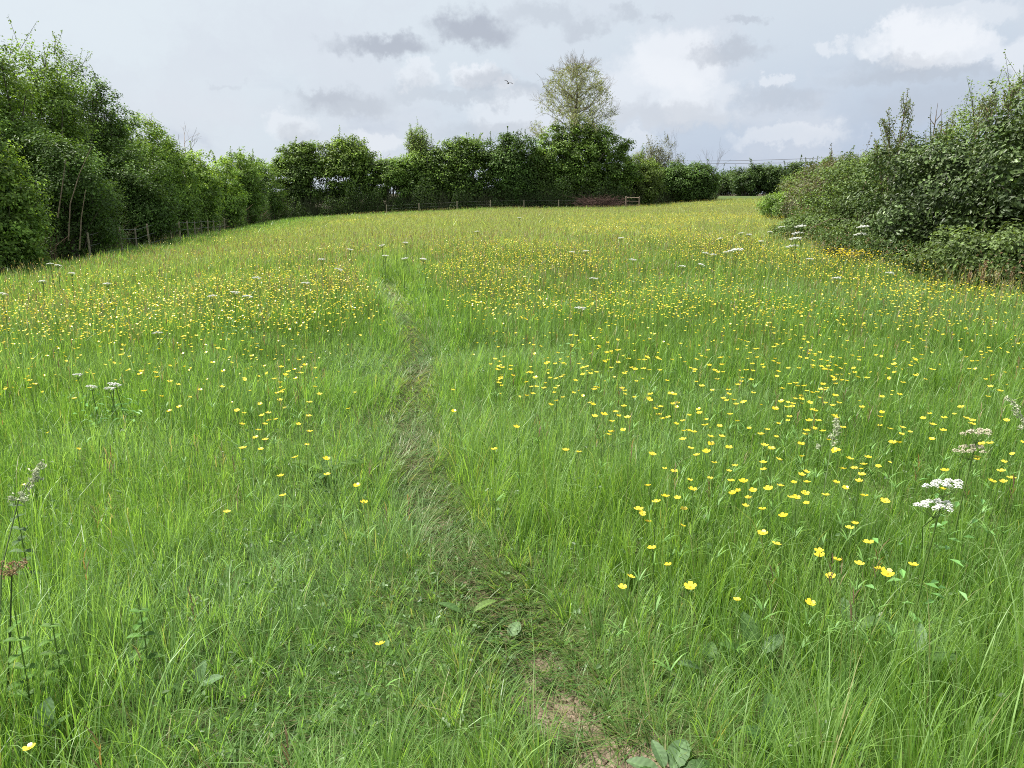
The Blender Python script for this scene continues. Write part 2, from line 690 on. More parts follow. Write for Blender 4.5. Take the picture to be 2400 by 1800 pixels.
def zone(x, y, lst):
    s = np.zeros(np.shape(x))
    for z in lst:
        (cx, cy), r = z[0], z[1]
        a = z[2] if len(z) > 2 else 1.0
        s = np.maximum(s, a * np.exp(-((x - cx) ** 2 + (y - cy) ** 2) / (r * r)))
    return s


ground()


def sample(rho, total_scale=1.0, rmin=0.25, rmax=125.0, half=math.radians(44), apex=-1.2):
    """random points in a wedge before the camera with density rho(r) per m2"""
    rr = np.linspace(rmin, rmax, 6000)
    w = rho(rr) * rr * 2 * half
    cdf = np.concatenate([[0], np.cumsum((w[1:] + w[:-1]) / 2 * np.diff(rr))])
    n = int(cdf[-1] * total_scale)
    r = np.interp(rng.random(n) * cdf[-1], cdf, rr)
    a = (rng.random(n) * 2 - 1) * half
    return r * np.sin(a), r * np.cos(a) + apex, n


def tall(x, y):
    """0..1: how tall the grass stands"""
    pd = pathdist(x, y)
    short = zone(x, y, SHORT)
    n = fbm(x * 1.1 + 5, y * 1.1, 11, 3)
    t = (0.56 + 1.15 * (n - 0.32))
    t = t * (1 - 0.75 * short)
    edge = sstep(pd + 0.10 * (fbm(x * 3, y * 3, 12, 2) - .5), 0.05, 0.22)
    return np.clip(t, 0.12, 1.15) * (0.16 + 0.84 * edge), pd, short


# grass colours (albedo)
G_FRESH = np.array([0.165, 0.295, 0.056])
G_YELL = np.array([0.260, 0.390, 0.072])
G_BLUE = np.array([0.120, 0.260, 0.068])
G_DARK = np.array([0.068, 0.155, 0.026])
G_STRAW = np.array([0.36, 0.31, 0.17])
G_PALE = np.array([0.28, 0.42, 0.16])
G_TAN = np.array([0.38, 0.37, 0.17])


def grass():
    A = Acc()
    rho = lambda r: 5600 * np.minimum(1, (4.5 / np.maximum(r, .1)) ** 1.42)
    x, y, n = sample(rho)
    # pull part of the roots into tufts
    k = rng.random(n) < 0.55
    cell = 0.13
    gx, gy = np.floor(x / cell), np.floor(y / cell)
    tx = (gx + 0.15 + 0.7 * _hash(gx, gy, 5)) * cell
    ty = (gy + 0.15 + 0.7 * _hash(gx, gy, 6)) * cell
    pull = np.where(k, 0.62, 0.0) * (np.hypot(x, y) < 14)
    dxo, dyo = x - tx, y - ty
    x = x - dxo * pull
    y = y - dyo * pull
    keep = inside(x, y, 0.5) & (y > -1.0)
    tl, pd, short = tall(x, y)
    soil = zone(x, y, SOIL)
    keep &= rng.random(n) > sstep(soil, 0.25, 0.75) * 0.985
    tuft_h = 0.75 + 0.5 * _hash(gx, gy, 8)
    clump = fbm(x * 2.6, y * 2.6, 21, 3)
    r = np.hypot(x, y)
    keep &= (rng.random(n) < np.where(r < 10, 0.45 + 1.1 * clump, 1.0))
    x, y, tl, pd, short, r, tuft_h, clump, dxo, dyo, k, soil = [q[keep] for q in (x, y, tl, pd, short, r, tuft_h, clump, dxo, dyo, k, soil)]
    n = len(x)
    z = zg(x, y) - 0.01
    u = rng.random(n)
    laid = np.exp(-(pd / 0.19) ** 2)
    laid = np.maximum(laid, short * 0.45)
    h = 0.37 * tl * (0.50 + 0.7 * rng.random(n)) * np.where(k, tuft_h, 0.9)
    h = np.maximum(h, 0.045 + 0.14 * laid * rng.random(n))
    h = h * (1 + 0.25 * sstep(r, 8, 25))
    fine = rng.random(n) < (0.30 + 0.35 * short + 0.25 * (clump > 0.58))
    w = np.where(fine, 0.0021, 0.0044) * (0.7 + 0.6 * rng.random(n)) * np.maximum(1, r / 4.5) ** 0.80
    h = np.where(laid > 0.4, np.minimum(h, 0.22), h)
    out = np.arctan2(dyo, dxo)
    swirl = fbm(x * 0.8, y * 0.8, 31, 2) * 4 * math.pi
    az = np.where(k, out + rng.normal(0, 0.6, n), rng.random(n) * 2 * math.pi)
    # grass beside the path falls over it
    lay_az = swirl + rng.normal(0, 0.8, n)
    az = np.where(rng.random(n) < laid, lay_az, az)
    th0 = np.abs(rng.normal(0.10, 0.10, n)) + laid * (0.55 + 0.5 * rng.random(n)) + 0.25 * short * rng.random(n)
    arch = rng.random(n)
    th1 = th0 + np.where(arch < 0.66, 0.15 + 0.35 * rng.random(n), np.where(arch < 0.93, 0.7 + 0.8 * rng.random(n), 1.6 + 0.9 * rng.random(n)))
    longer = rng.random(n) < 0.02
    h = np.where(longer & (laid < .3), h * 1.5 + .05, h)
    th1 = np.where(longer, th0 + 1.3 + 1.0 * rng.random(n), th1)
    th1 = np.where(laid > 0.3, th0 + 0.2 + 0.6 * rng.random(n), th1)
    th1 = np.minimum(th1, 2.6)
    p = 1.3 + 1.6 * rng.random(n)
    # colour: fresh and yellow green in tufts, bluish in the fine patches, straw where trodden, tan seed haze farther out
    patch = fbm(x * 0.55 + 3, y * 0.55, 41, 3)
    c = G_FRESH * np.ones((n, 1))

    def blend(c, col, f):
        f = np.clip(f, 0, 1)[:, None]
        return c * (1 - f) + col * f
    c = blend(c, G_YELL, sstep(patch, 0.45, 0.7) * 0.6 + 0.30 * (rng.random(n) < 0.25))
    c = blend(c, G_DARK, 0.7 * (rng.random(n) < 0.28))
    c = blend(c, G_BLUE, np.where(fine, 0.55, 0.1) + 0.3 * short)
    c = blend(c, G_PALE, 0.75 * (rng.random(n) < 0.07 + 0.10 * short))
    c = blend(c, G_PALE, np.where(longer, .7, 0))
    grey = fbm(x * 0.9 + 20, y * 0.9 - 4, 47, 3)
    c = blend(c, np.array([0.22, 0.35, 0.145]), 0.72 * np.maximum(sstep(grey, .54, .66), .8 * short) * (r < 14))
    c = blend(c, G_STRAW, 0.85 * (rng.random(n) < 0.02 + 0.22 * laid * (pd < .5)))
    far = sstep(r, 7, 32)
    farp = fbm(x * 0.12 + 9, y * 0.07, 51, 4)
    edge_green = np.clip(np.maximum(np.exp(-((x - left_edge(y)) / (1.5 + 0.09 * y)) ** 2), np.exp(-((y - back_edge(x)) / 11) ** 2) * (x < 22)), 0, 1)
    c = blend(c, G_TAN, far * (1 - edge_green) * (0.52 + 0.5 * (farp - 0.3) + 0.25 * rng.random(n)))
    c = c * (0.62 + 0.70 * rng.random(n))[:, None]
    c = c * (1 - .25 * np.exp(-(pd / .17) ** 2) * (r < 9))[:, None]  # darker blades on the path: trodden tone plus painted shade of tall grass
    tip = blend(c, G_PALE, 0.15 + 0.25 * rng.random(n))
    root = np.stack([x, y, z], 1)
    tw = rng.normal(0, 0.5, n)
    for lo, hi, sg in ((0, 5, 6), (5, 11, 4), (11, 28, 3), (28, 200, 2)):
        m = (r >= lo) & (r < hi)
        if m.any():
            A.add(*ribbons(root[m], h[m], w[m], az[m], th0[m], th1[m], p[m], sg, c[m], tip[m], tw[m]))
    o = A.build('meadow_grass', M_GRASS)
    tag(o, 'long green meadow grass growing over the whole field', 'grass', kind='stuff')
    print('grass blades', n)


grass()


def weeds():
    """clover, buttercup and plantain leaves low among the grass"""
    A = Acc()
    x, y, n = sample(lambda r: 230 * np.minimum(1, (4 / np.maximum(r, .1)) ** 1.6), rmax=16)
    pt = fbm(x * 1.4 + 50, y * 1.4, 83, 3)
    keep = inside(x, y) & (rng.random(n) < sstep(pt, .42, .60)) & (rng.random(n) > zone(x, y, SOIL))
    x, y = x[keep], y[keep]
    n = len(x)
    r = np.hypot(x, y)
    tl, pd, short = tall(x, y)
    z = zg(x, y) + 0.02 + rng.random(n) * 0.22 * tl
    for q in range(3):
        a = rng.random(n) * 6.28
        P = np.stack([x + np.cos(a) * .012, y + np.sin(a) * .012, z + rng.random(n) * .01], 1)
        c = np.where((rng.random(n) < .35)[:, None], np.array([.17, .26, .12]), np.array([.11, .21, .045])) * (0.6 + .7 * rng.random((n, 1)))
        A.add(*leaves(P, np.stack([rng.normal(0, .5, n), rng.normal(0, .5, n) - .2, np.ones(n)], 1), (.012 + .015 * rng.random(n) ** 2) * np.maximum(1, r / 5), .6, c, rng, True))
    tag(A.build('meadow_weeds', M_GRASS), 'small clover and buttercup leaves low among the grass', 'weeds', kind='stuff')
    # crumbs of earth on the bare patches
    B = Acc()
    for (cx, cy), rr in SOIL:
        n = int(2600 * rr * rr * 9)
        px, py = cx + rng.normal(0, rr * .55, n), cy + rng.normal(0, rr * .55, n)
        s = .0025 + .008 * rng.random(n) ** 4
        o = np.array([(1, 0, 0), (-1, 0, 0), (0, 1, 0), (0, -1, 0), (0, 0, .8), (0, 0, -.8)])
        V = np.stack([px, py, zg(px, py) + s * .3], 1)[:, None] + s[:, None, None] * (o[None] + rng.normal(0, .28, (n, 6, 3)))
        f = np.array([(0, 2, 4), (2, 1, 4), (1, 3, 4), (3, 0, 4), (2, 0, 5), (1, 2, 5), (3, 1, 5), (0, 3, 5)])
        B.add(V.reshape(-1, 3), (np.arange(n)[:, None, None] * 6 + f[None]).reshape(-1, 3), np.repeat(np.array([.20, .15, .105]) * (0.55 + .8 * rng.random((n, 1))), 6, axis=0))
    tag(B.build('soil_crumbs', leaf_material('earth_crumb', .9, 0, .15)), 'dry brown crumbs of earth on the bare patches of the path', 'soil crumbs', kind='stuff')


weeds()


def grass_litter():
    """flattened dead and grey blades low over the trodden strip"""
    A = Acc()
    x, y, n = sample(lambda r: 2600 * np.minimum(1, (4.5 / np.maximum(r, .1)) ** 1.5), 1.5, rmax=14)
    pd = pathdist(x, y)
    sh = zone(x, y, SHORT)
    soil = zone(x, y, SOIL)
    keep = (rng.random(n) < np.maximum(np.exp(-(pd / 0.27) ** 2) * .95, sh * 0.7)) & (rng.random(n) > sstep(soil, .3, .8) * .93)
    x, y = x[keep], y[keep]
    n = len(x)
    r = np.hypot(x, y)
    c = np.where((rng.random(n) < 0.16)[:, None], G_STRAW * 0.7, np.where((rng.random(n) < 0.5)[:, None], G_BLUE * 0.85, G_FRESH * 0.8)) * (0.42 + 0.6 * rng.random((n, 1)))
    th0 = 1.0 + 0.5 * rng.random(n)
    A.add(*ribbons(np.stack([x, y, zg(x, y) + 0.012 * rng.random(n)], 1), 0.07 + 0.15 * rng.random(n), (0.0018 + 0.002 * rng.random(n)) * np.maximum(1, r / 4.5) ** .8,
                   fbm(x * .9, y * .9, 33, 2) * 12 + rng.normal(0, 1.0, n), th0, th0 + 0.35 + .2 * rng.random(n), np.ones(n) * 1.5, 4, c, c * 1.15))
    tag(A.build('trampled_grass', M_GRASS), 'flattened dull green and straw coloured grass along the footpath', 'grass', kind='stuff')


grass_litter()


def seed_grass():
    """flowering grass stalks with brown and buff heads, thickest in the middle distance"""
    A = Acc()
    x, y, n = sample(lambda r: 70 * np.minimum(1, (9 / np.maximum(r, .1)) ** 1.25), rmin=1.0)
    r = np.hypot(x, y)
    pt = fbm(x * 0.22, y * 0.16, 61, 4)
    pr = np.where(r < 5, 0.10, np.where(r < 9, 0.10 + 0.25 * (r - 5) / 4, 0.35 + 1.2 * sstep(pt, 0.42, 0.62)))
    eg = np.exp(-((x - left_edge(y)) / (2 + 0.08 * y)) ** 2)
    keep = inside(x, y, -0.3) & (rng.random(n) < pr * (1 - eg)) & (pathdist(x, y) > 0.4)
    x, y, r = x[keep], y[keep], r[keep]
    n = len(x)
    z = zg(x, y)
    sc = np.maximum(1, r / 6) ** 0.7
    h = 0.48 + 0.22 * rng.random(n)
    az = rng.random(n) * 6.283
    lean = 0.05 + 0.2 * rng.random(n)
    root = np.stack([x, y, z], 1)
    stem = G_TAN * (0.7 + .3 * rng.random((n, 1)))
    A.add(*ribbons(root, h, 0.0017 * sc, az, lean * 0.3, lean * 2.0, np.ones(n) * 1.5, 2, stem * 0.8, stem))
    th = lean * 0.3 + lean * 1.1
    top = root + np.stack([np.cos(az) * np.sin(th) * h * 0.9, np.sin(az) * np.sin(th) * h * 0.9, np.cos(th) * h * 0.93], 1)
    hc = np.where((rng.random(n) < 0.45)[:, None], np.array([0.20, 0.135, 0.085]), np.array([0.30, 0.26, 0.15])) * (0.7 + 0.5 * rng.random((n, 1)))
    for q in range(5):
        m = np.ones(n, bool) if q < 2 else r < 22
        nn = m.sum()
        dz = (q / 5.0) * 0.09
        rt = top[m] - np.array([0, 0, 0.07]) + np.array([0, 0, dz])
        a2 = rng.random(nn) * 6.283
        A.add(*ribbons(rt, 0.03 + 0.03 * rng.random(nn), 0.0045 * sc[m], a2, 0.25 * np.ones(nn), 0.8 * np.ones(nn), np.ones(nn), 2, hc[m], hc[m] * 1.1))
    tag(A.build('seeding_grass', M_GRASS), 'thin flowering grass stalks with buff and brown seed heads', 'grass', kind='stuff')


seed_grass()

# ------------------------------------------------------------------ buttercups
YEL = np.array([0.80, 0.60, 0.02])
YEL2 = np.array([0.86, 0.76, 0.10])
STEMC = np.array([0.13, 0.21, 0.05])


def petals(c, s, tilt, col, q=5, az0=0.0):
    """a cup of five rounded petals"""
    V, Fc = [], []
    ta, tb = tilt
    U = np.array([math.cos(tb), 0, -math.sin(tb)])
    U2 = np.array([0, math.cos(ta), -math.sin(ta)])
    Nn = np.cross(U, U2)
    for i in range(q):
        a = az0 + i * 2 * math.pi / q
        d = U * math.cos(a) + U2 * math.sin(a)
        e = -U * math.sin(a) + U2 * math.cos(a)
        b = len(V)
        for rr, ww, hh in ((0.08, 0.12, 0.0), (0.6, 0.42, 0.10), (0.96, 0.42, 0.30), (1.08, 0.18, 0.36)):
            for sg in (-1, 1):
                V.append(c + s * (d * rr + e * sg * ww + Nn * (hh + 0.05 * abs(sg) * (rr > .3))))
        for k in range(3):
            o = b + 2 * k
            Fc += [(o, o + 1, o + 3), (o, o + 3, o + 2)]
    b = len(V)
    for i in range(5):
        a = i * 2 * math.pi / 5
        V.append(c + s * 0.26 * (U * math.cos(a) + U2 * math.sin(a)) + Nn * s * 0.12)
    V.append(c + Nn * s * 0.32)
    cc = [col] * b + [np.array([0.55, 0.45, 0.03])] * 6
    for i in range(5):
        Fc.append((b + i, b + (i + 1) % 5, b + 5))
    return np.array(V), np.array(Fc), np.array(cc)


def buttercup_plant(x, y, z, h, nfl, label, rs, group='buttercups standing above the near grass', head=None):
    root = np.array([x, y, z])
    e = empty('buttercup', tuple(root), label, 'flower', group)
    St = Acc()
    size = 0.0125 + 0.003 * rs.random()
    lean = rs.random() * 6.283
    lk = 0.06 + 0.10 * rs.random()
    top = np.array([math.cos(lean) * lk * h, math.sin(lean) * lk * h, h])
    mid = np.array([top[0] * 0.3, top[1] * 0.3, h * 0.55])
    St.add(*tube([(0, 0, -0.02), mid, top], [0.0018, 0.0014, 0.0010], STEMC, 4))
    heads = [top]
    for i in range(nfl - 1):
        a = rs.random() * 6.283
        b0 = mid * (1 - 0.3 * i) + top * (0.3 * i)
        ln = h * (0.22 + 0.18 * rs.random())
        b1 = b0 + np.array([math.cos(a) * ln * 0.35, math.sin(a) * ln * 0.35, ln * 0.95])
        St.add(*tube([b0, (b0 + b1) / 2 + np.array([math.cos(a), math.sin(a), 0]) * 0.012, b1], [0.0013, 0.0011, 0.0009], STEMC, 4))
        heads.append(b1)
    # a bud, and divided leaves on the stem
    a = rs.random() * 6.283
    bb = top * 0.8 + np.array([math.cos(a), math.sin(a), 0.6]) * 0.04
    St.add(*tube([top * 0.72, bb], [0.001, 0.0008], STEMC, 3))
    St.add(*tube([bb, bb + np.array([0, 0, .003]), bb + np.array([0, 0, .008])], [0.0015, 0.0035, 0.001], STEMC * 1.3, 5))
    nl = 5
    P = np.tile(mid * 0.8, (nl, 1))
    la = rs.random(nl) * 6.283
    St.add(*ribbons(P, 0.05 + 0.04 * rs.random(nl), 0.006 * np.ones(nl), la, 0.7 * np.ones(nl), 1.7 * np.ones(nl), np.ones(nl) * 1.5, 3, G_BLUE * np.ones((nl, 1)), G_FRESH * np.ones((nl, 1))))
    St.build('stem', M_STEM, e)
    for hd in heads:
        Pt = Acc()
        cl = YEL * (1 - (m := rs.random() * 0.6)) + YEL2 * m
        Pt.add(*petals(hd, size * (0.85 + 0.3 * rs.random()), (rs.normal(0, 0.14), rs.normal(0, 0.14)), cl, 5, rs.random() * 6))
        Pt.build('flower', M_PETAL, e)
    return e


NAMED = [(1720, 845, 0), (1765, 852, 0), (1700, 870, 0), (1735, 888, 0), (1780, 880, 0), (1812, 866, 0), (1825, 877, 0), (1850, 888, 0), (1795, 895, 0), (1748, 912, 0), (1895, 912, 0), (1590, 905, 0),
         (1333, 920, 0), (1360, 905, 0), (1551, 932, 0), (1466, 937, 0), (1575, 948, 0), (1772, 930, 0), (1926, 932, 0), (2040, 937, 0), (2050, 880, 0), (2020, 890, 0), (2080, 900, 0), (1990, 912, 0),
         (1970, 900, 0), (2150, 970, 0), (2165, 960, 0), (2195, 965, 0), (1410, 975, 0), (1495, 970, 0), (1515, 972, 0), (1553, 970, 0), (1535, 995, 0), (1640, 1015, 0), (1705, 1008, 0), (1710, 1028, 0),
         (1728, 1037, 0), (1785, 1045, 0), (1830, 1000, 0), (1860, 1000, 0), (1430, 1028, 0), (1520, 1040, 0), (1548, 1058, 0), (1605, 1053, 0), (1627, 1048, 0), (1672, 1057, 0), (1752, 1088, 0),
         (1768, 1083, 0), (1697, 1103, 0), (1465, 1080, 0), (1480, 1084, 0), (1505, 1075, 0), (1418, 1068, 0), (1870, 1140, 0), (1655, 1165, 0), (1668, 1172, 0), (1757, 1188, 0), (1808, 1192, 0),
         (1823, 1215, 0), (1865, 1210, 0), (1893, 1222, 0), (1918, 1190, 0), (1940, 1230, 0), (1428, 1165, 0), (1385, 1122, 0), (1345, 1208, 0), (1462, 1210, 0), (1448, 1240, 0), (1330, 1262, 0),
         (1738, 1303, 0), (1597, 1308, 0), (828, 1366, 0), (593, 1083, 0), (790, 1035, 0), (487, 1110, 0), (30, 1605, 0), (1070, 965, 0), (1245, 972, 0), (1290, 945, 0), (1000, 838, 0), (1125, 918, 0),
         (2080, 708, 0), (1975, 742, 0), (1990, 738, 0), (2110, 780, 0), (2200, 800, 0), (1760, 760, 0), (1780, 764, 0), (1745, 775, 0), (1790, 770, 0), (1680, 705, 0), (1690, 690, 0), (1740, 700, 0),
         (2000, 800, 0), (1980, 795, 0), (1530, 828, 0), (1140, 830, 0), (1150, 822, 0), (1205, 820, 0), (575, 905, 0), (740, 880, 0), (580, 855, 0), (620, 850, 0), (400, 833, 0), (515, 960, 0),
         (555, 945, 0), (740, 985, 0), (640, 915, 0), (2135, 1000, 0), (2190, 1020, 0), (1870, 1075, 0), (1842, 1030, 0), (1948, 955, 0), (1895, 960, 0), (2070, 770, 0), (1838, 815, 0), (1870, 745, 0)]
SPECIAL = {
    (30, 1605): 'large yellow buttercup flowering at the bottom left corner, nearest of all',
    (828, 1366): 'lone yellow buttercup in the grass just left of the bare earth path',
    (593, 1083): 'yellow buttercup standing beside the trodden strip left of the path',
    (1738, 1303): 'single low buttercup just above the broad dock leaves',
    (1597, 1308): 'small low buttercup left of the dock leaves, almost hidden in grass',
    (1870, 1140): 'tall buttercup with a pale thick stem above a lower ring of flowers',
    (1330, 1262): 'lowest small buttercup at the edge of the tall grass right of the path',
    (790, 1035): 'solitary buttercup left of the path near the large flat dock leaf',
}


def buttercups():
    rs = np.random.default_rng(99)
    cnt = 0
    for px, py, _ in NAMED:
        hh = 0.40 + 0.12 * rs.random()
        if py > 1250:
            hh = 0.30
        x, y = gnd(px, py, hh)
        pd = float(pathdist(np.array(x), np.array(y)))
        z = float(zg(np.array(x), np.array(y)))
        lb = SPECIAL.get((px, py), 'glossy yellow buttercup on a thin branching stem above the near grass')
        buttercup_plant(x, y, z, hh, 1 if py > 1230 else rs.integers(1, 3), lb, rs)
        cnt += 1
    # more of them by chance, in the belts where the photo has them
    belts = [((1450, 800), 500, 60, 1.0), ((1750, 760), 380, 70, 1.0), ((1250, 760), 300, 50, .7), ((480, 790), 330, 60, .9), ((650, 880), 130, 60, .5), ((2000, 850), 220, 80, .5), ((1700, 950), 300, 80, .3)]
    wts = np.array([b[3] * b[1] for b in belts])
    while cnt < 298:
        (bx, by), sx, sy, _w = belts[rs.choice(len(belts), p=wts / wts.sum())]
        px, py = bx + sx * rs.normal() * 0.55, by + sy * rs.normal()
        if not (720 < py < 1120 and -20 < px < 2230):
            continue
        hh = 0.40 + 0.14 * rs.random()
        x, y = gnd(px, py, hh)
        if float(pathdist(np.array(x), np.array(y))) < 0.45:
            continue
        buttercup_plant(x, y, float(zg(np.array(x), np.array(y))), hh, rs.integers(1, 4), 'glossy yellow buttercup on a thin branching stem above the near grass', rs)
        cnt += 1


buttercups()


def bloom_haze():
    """the thousands of farther buttercups: small yellow cups on thin stems"""
    A = Acc()
    B = Acc()
    x, y, n = sample(lambda r: 215 * np.minimum(1, (10 / np.maximum(r, .1)) ** 1.02), rmin=4.0)
    r = np.hypot(x, y)
    # patches: centre on the photo, radius along and across in metres, strength
    zs = [((250, 690), 3.0, 2.2, 1.5), ((420, 690), 3.2, 2.2, 2.0), ((330, 650), 4.0, 3.0, 1.4), ((560, 655), 3.5, 4.0, 1.5), ((700, 640), 3.0, 4.0, .65), ((520, 760), 1.6, 1.1, 1.8), ((150, 660), 2, 1.5, 1.2), ((300, 740), 2.0, 1.2, .5),
          ((640, 780), 1.2, 1.0, .4), ((1150, 720), 1.6, 1.2, .45), ((1350, 740), 2.0, 1.4, .5), ((1600, 700), 2.5, 2.2, .55), ((1780, 620), 2.4, 3.2, .65), ((1900, 640), 2.0, 2, .5), ((980, 600), 3.0, 4.0, .7),
          ((1100, 585), 4, 4, .6), ((1300, 545), 5, 6, .7), ((1250, 580), 4, 5, .5), ((1400, 530), 5, 6, .8), ((1500, 505), 5, 7, .8), ((1550, 480), 7, 8, .7), ((1480, 470), 4, 7, .9), ((1600, 440), 10, 14, 1.0),
          ((1480, 442), 6, 8, .7), ((700, 482), 7, 8, .55), ((560, 510), 3, 8, .35), ((1700, 530), 2.5, 5, .5), ((800, 600), 3, 4, .35), ((450, 590), 3, 4, .4), ((200, 640), 3, 2, .5), ((1650, 560), 3, 4, .6),
          ((1450, 620), 3, 3, .45), ((1850, 590), 1.2, 1.2, .5), ((1250, 700), 1.4, 1.1, .4)]
    dens = np.full(n, 0.016)
    for (p, rx, ry, s) in zs:
        cx, cy = gnd(p[0], p[1], 0.45)
        dens += s * np.exp(-((x - cx) / rx) ** 2 - ((y - cy) / ry) ** 2)
    f = fbm(x * 0.45, y * 0.3, 71, 4)
    f2 = fbm(x * 1.3, y * 0.9, 75, 3)
    dens *= 0.46
    for p, rx, ry, q in (((330, 690), 3.8, 3.4, 7.0), ((1560, 460), 9, 14, 3.2), ((1420, 525), 5, 6, 1.4)):
        cx, cy = gnd(p[0], p[1], .45)
        dens *= 1 + q * np.exp(-((x - cx) / rx) ** 2 - ((y - cy) / ry) ** 2)
    dens *= (0.08 + 1.7 * sstep(f, 0.44, 0.64)) * (0.3 + 1.4 * sstep(f2, .4, .62))
    for p, rx, ry, q in (((290, 680), 2.6, 2.4, .30), ((450, 700), 2.2, 2.2, .42), ((520, 745), 1.3, 1.2, .30), ((570, 660), 2.5, 2.5, .25)):
        cx, cy = gnd(p[0], p[1], .45)
        dens += q * np.exp(-((x - cx) / rx) ** 2 - ((y - cy) / ry) ** 2) * (.25 + 1.2 * sstep(f2, .38, .6))
    eg = np.exp(-((x - left_edge(y)) / (2.5 + 0.09 * y)) ** 2)
    keep = inside(x, y, -0.3) & (rng.random(n) < np.clip(dens, 0, 1) * (1 - eg)) & (pathdist(x, y) > 0.25 + 0.5 * rng.random(n))
    keep &= (r > 7.0) | (rng.random(n) < 0.15)
    x, y, r = x[keep], y[keep], r[keep]
    n = len(x)
    h = 0.42 + 0.16 * rng.random(n)
    z = zg(x, y)
    c = np.stack([x, y, z + h], 1)
    s = (0.0060 + 0.0070 * rng.random(n)) * np.maximum(1, r / 16) ** 0.30
    col = YEL + (YEL2 - YEL) * rng.random((n, 1))
    q = 5
    az = rng.random(n) * 6.28
    tx, ty = rng.normal(0, .25, n), rng.normal(0, .25, n)
    vs = [c - np.array([0, 0, 0.2]) * s[:, None]]
    for i in range(q):
        a = az + i * 2 * math.pi / q
        ox, oy = np.cos(a) * s, np.sin(a) * s
        vs.append(c + np.stack([ox, oy, 0.25 * s + ox * tx + oy * ty], 1))
    V = np.stack(vs, 1).reshape(-1, 3)
    f = np.array([(0, i + 1, (i + 1) % q + 1) for i in range(q)])
    Fc = (np.arange(n)[:, None, None] * (q + 1) + f[None]).reshape(-1, 3)
    A.add(V, Fc, np.repeat(col, q + 1, axis=0))
    m = r < 22
    e = np.minimum(c[m], c[m])
    V, Fc, C = ribbons(np.stack([x, y, z], 1)[m], h[m] * 0.99, 0.0022 * np.maximum(1, r[m] / 6) ** .7, az[m], 0.0 * h[m], 0.0 * h[m], 1 + 0 * h[m], 2, STEMC * np.ones((m.sum(), 1)), STEMC * np.ones((m.sum(), 1)))
    A.add(V, Fc, C)
    tag(A.build('buttercup_blooms', M_PETAL), 'masses of small yellow buttercups scattered through the farther meadow', 'flowers', kind='stuff')
    print('blooms', n)


bloom_haze()

# a tight cushion of yellow flowers at the hedge foot
def yellow_cushion():
    x0, y0 = gnd(1825, 585, 0.15)
    z0 = float(zg(np.array(x0), np.array(y0)))
    e = empty('buttercup_clump', (x0, y0, z0), 'dense bright yellow clump of flowers at the foot of the ivy hedge', 'flower clump')
    rs = np.random.default_rng(5)
    A, B = Acc(), Acc()
    for i in range(70):
        p = np.array([rs.normal(0, .26), rs.normal(0, .16), 0.42 + 0.12 * rs.random()])
        A.add(*petals(p, 0.019, (rs.normal(0, .3), rs.normal(0, .3)), YEL, 5, rs.random() * 6))
        B.add(*tube([(p[0] * .6, p[1] * .6, 0), p * np.array([.9, .9, .5]), p], 0.002, STEMC, 3))
    B.build('stems', M_STEM, e)
    A.build('blooms', M_PETAL, e)


yellow_cushion()


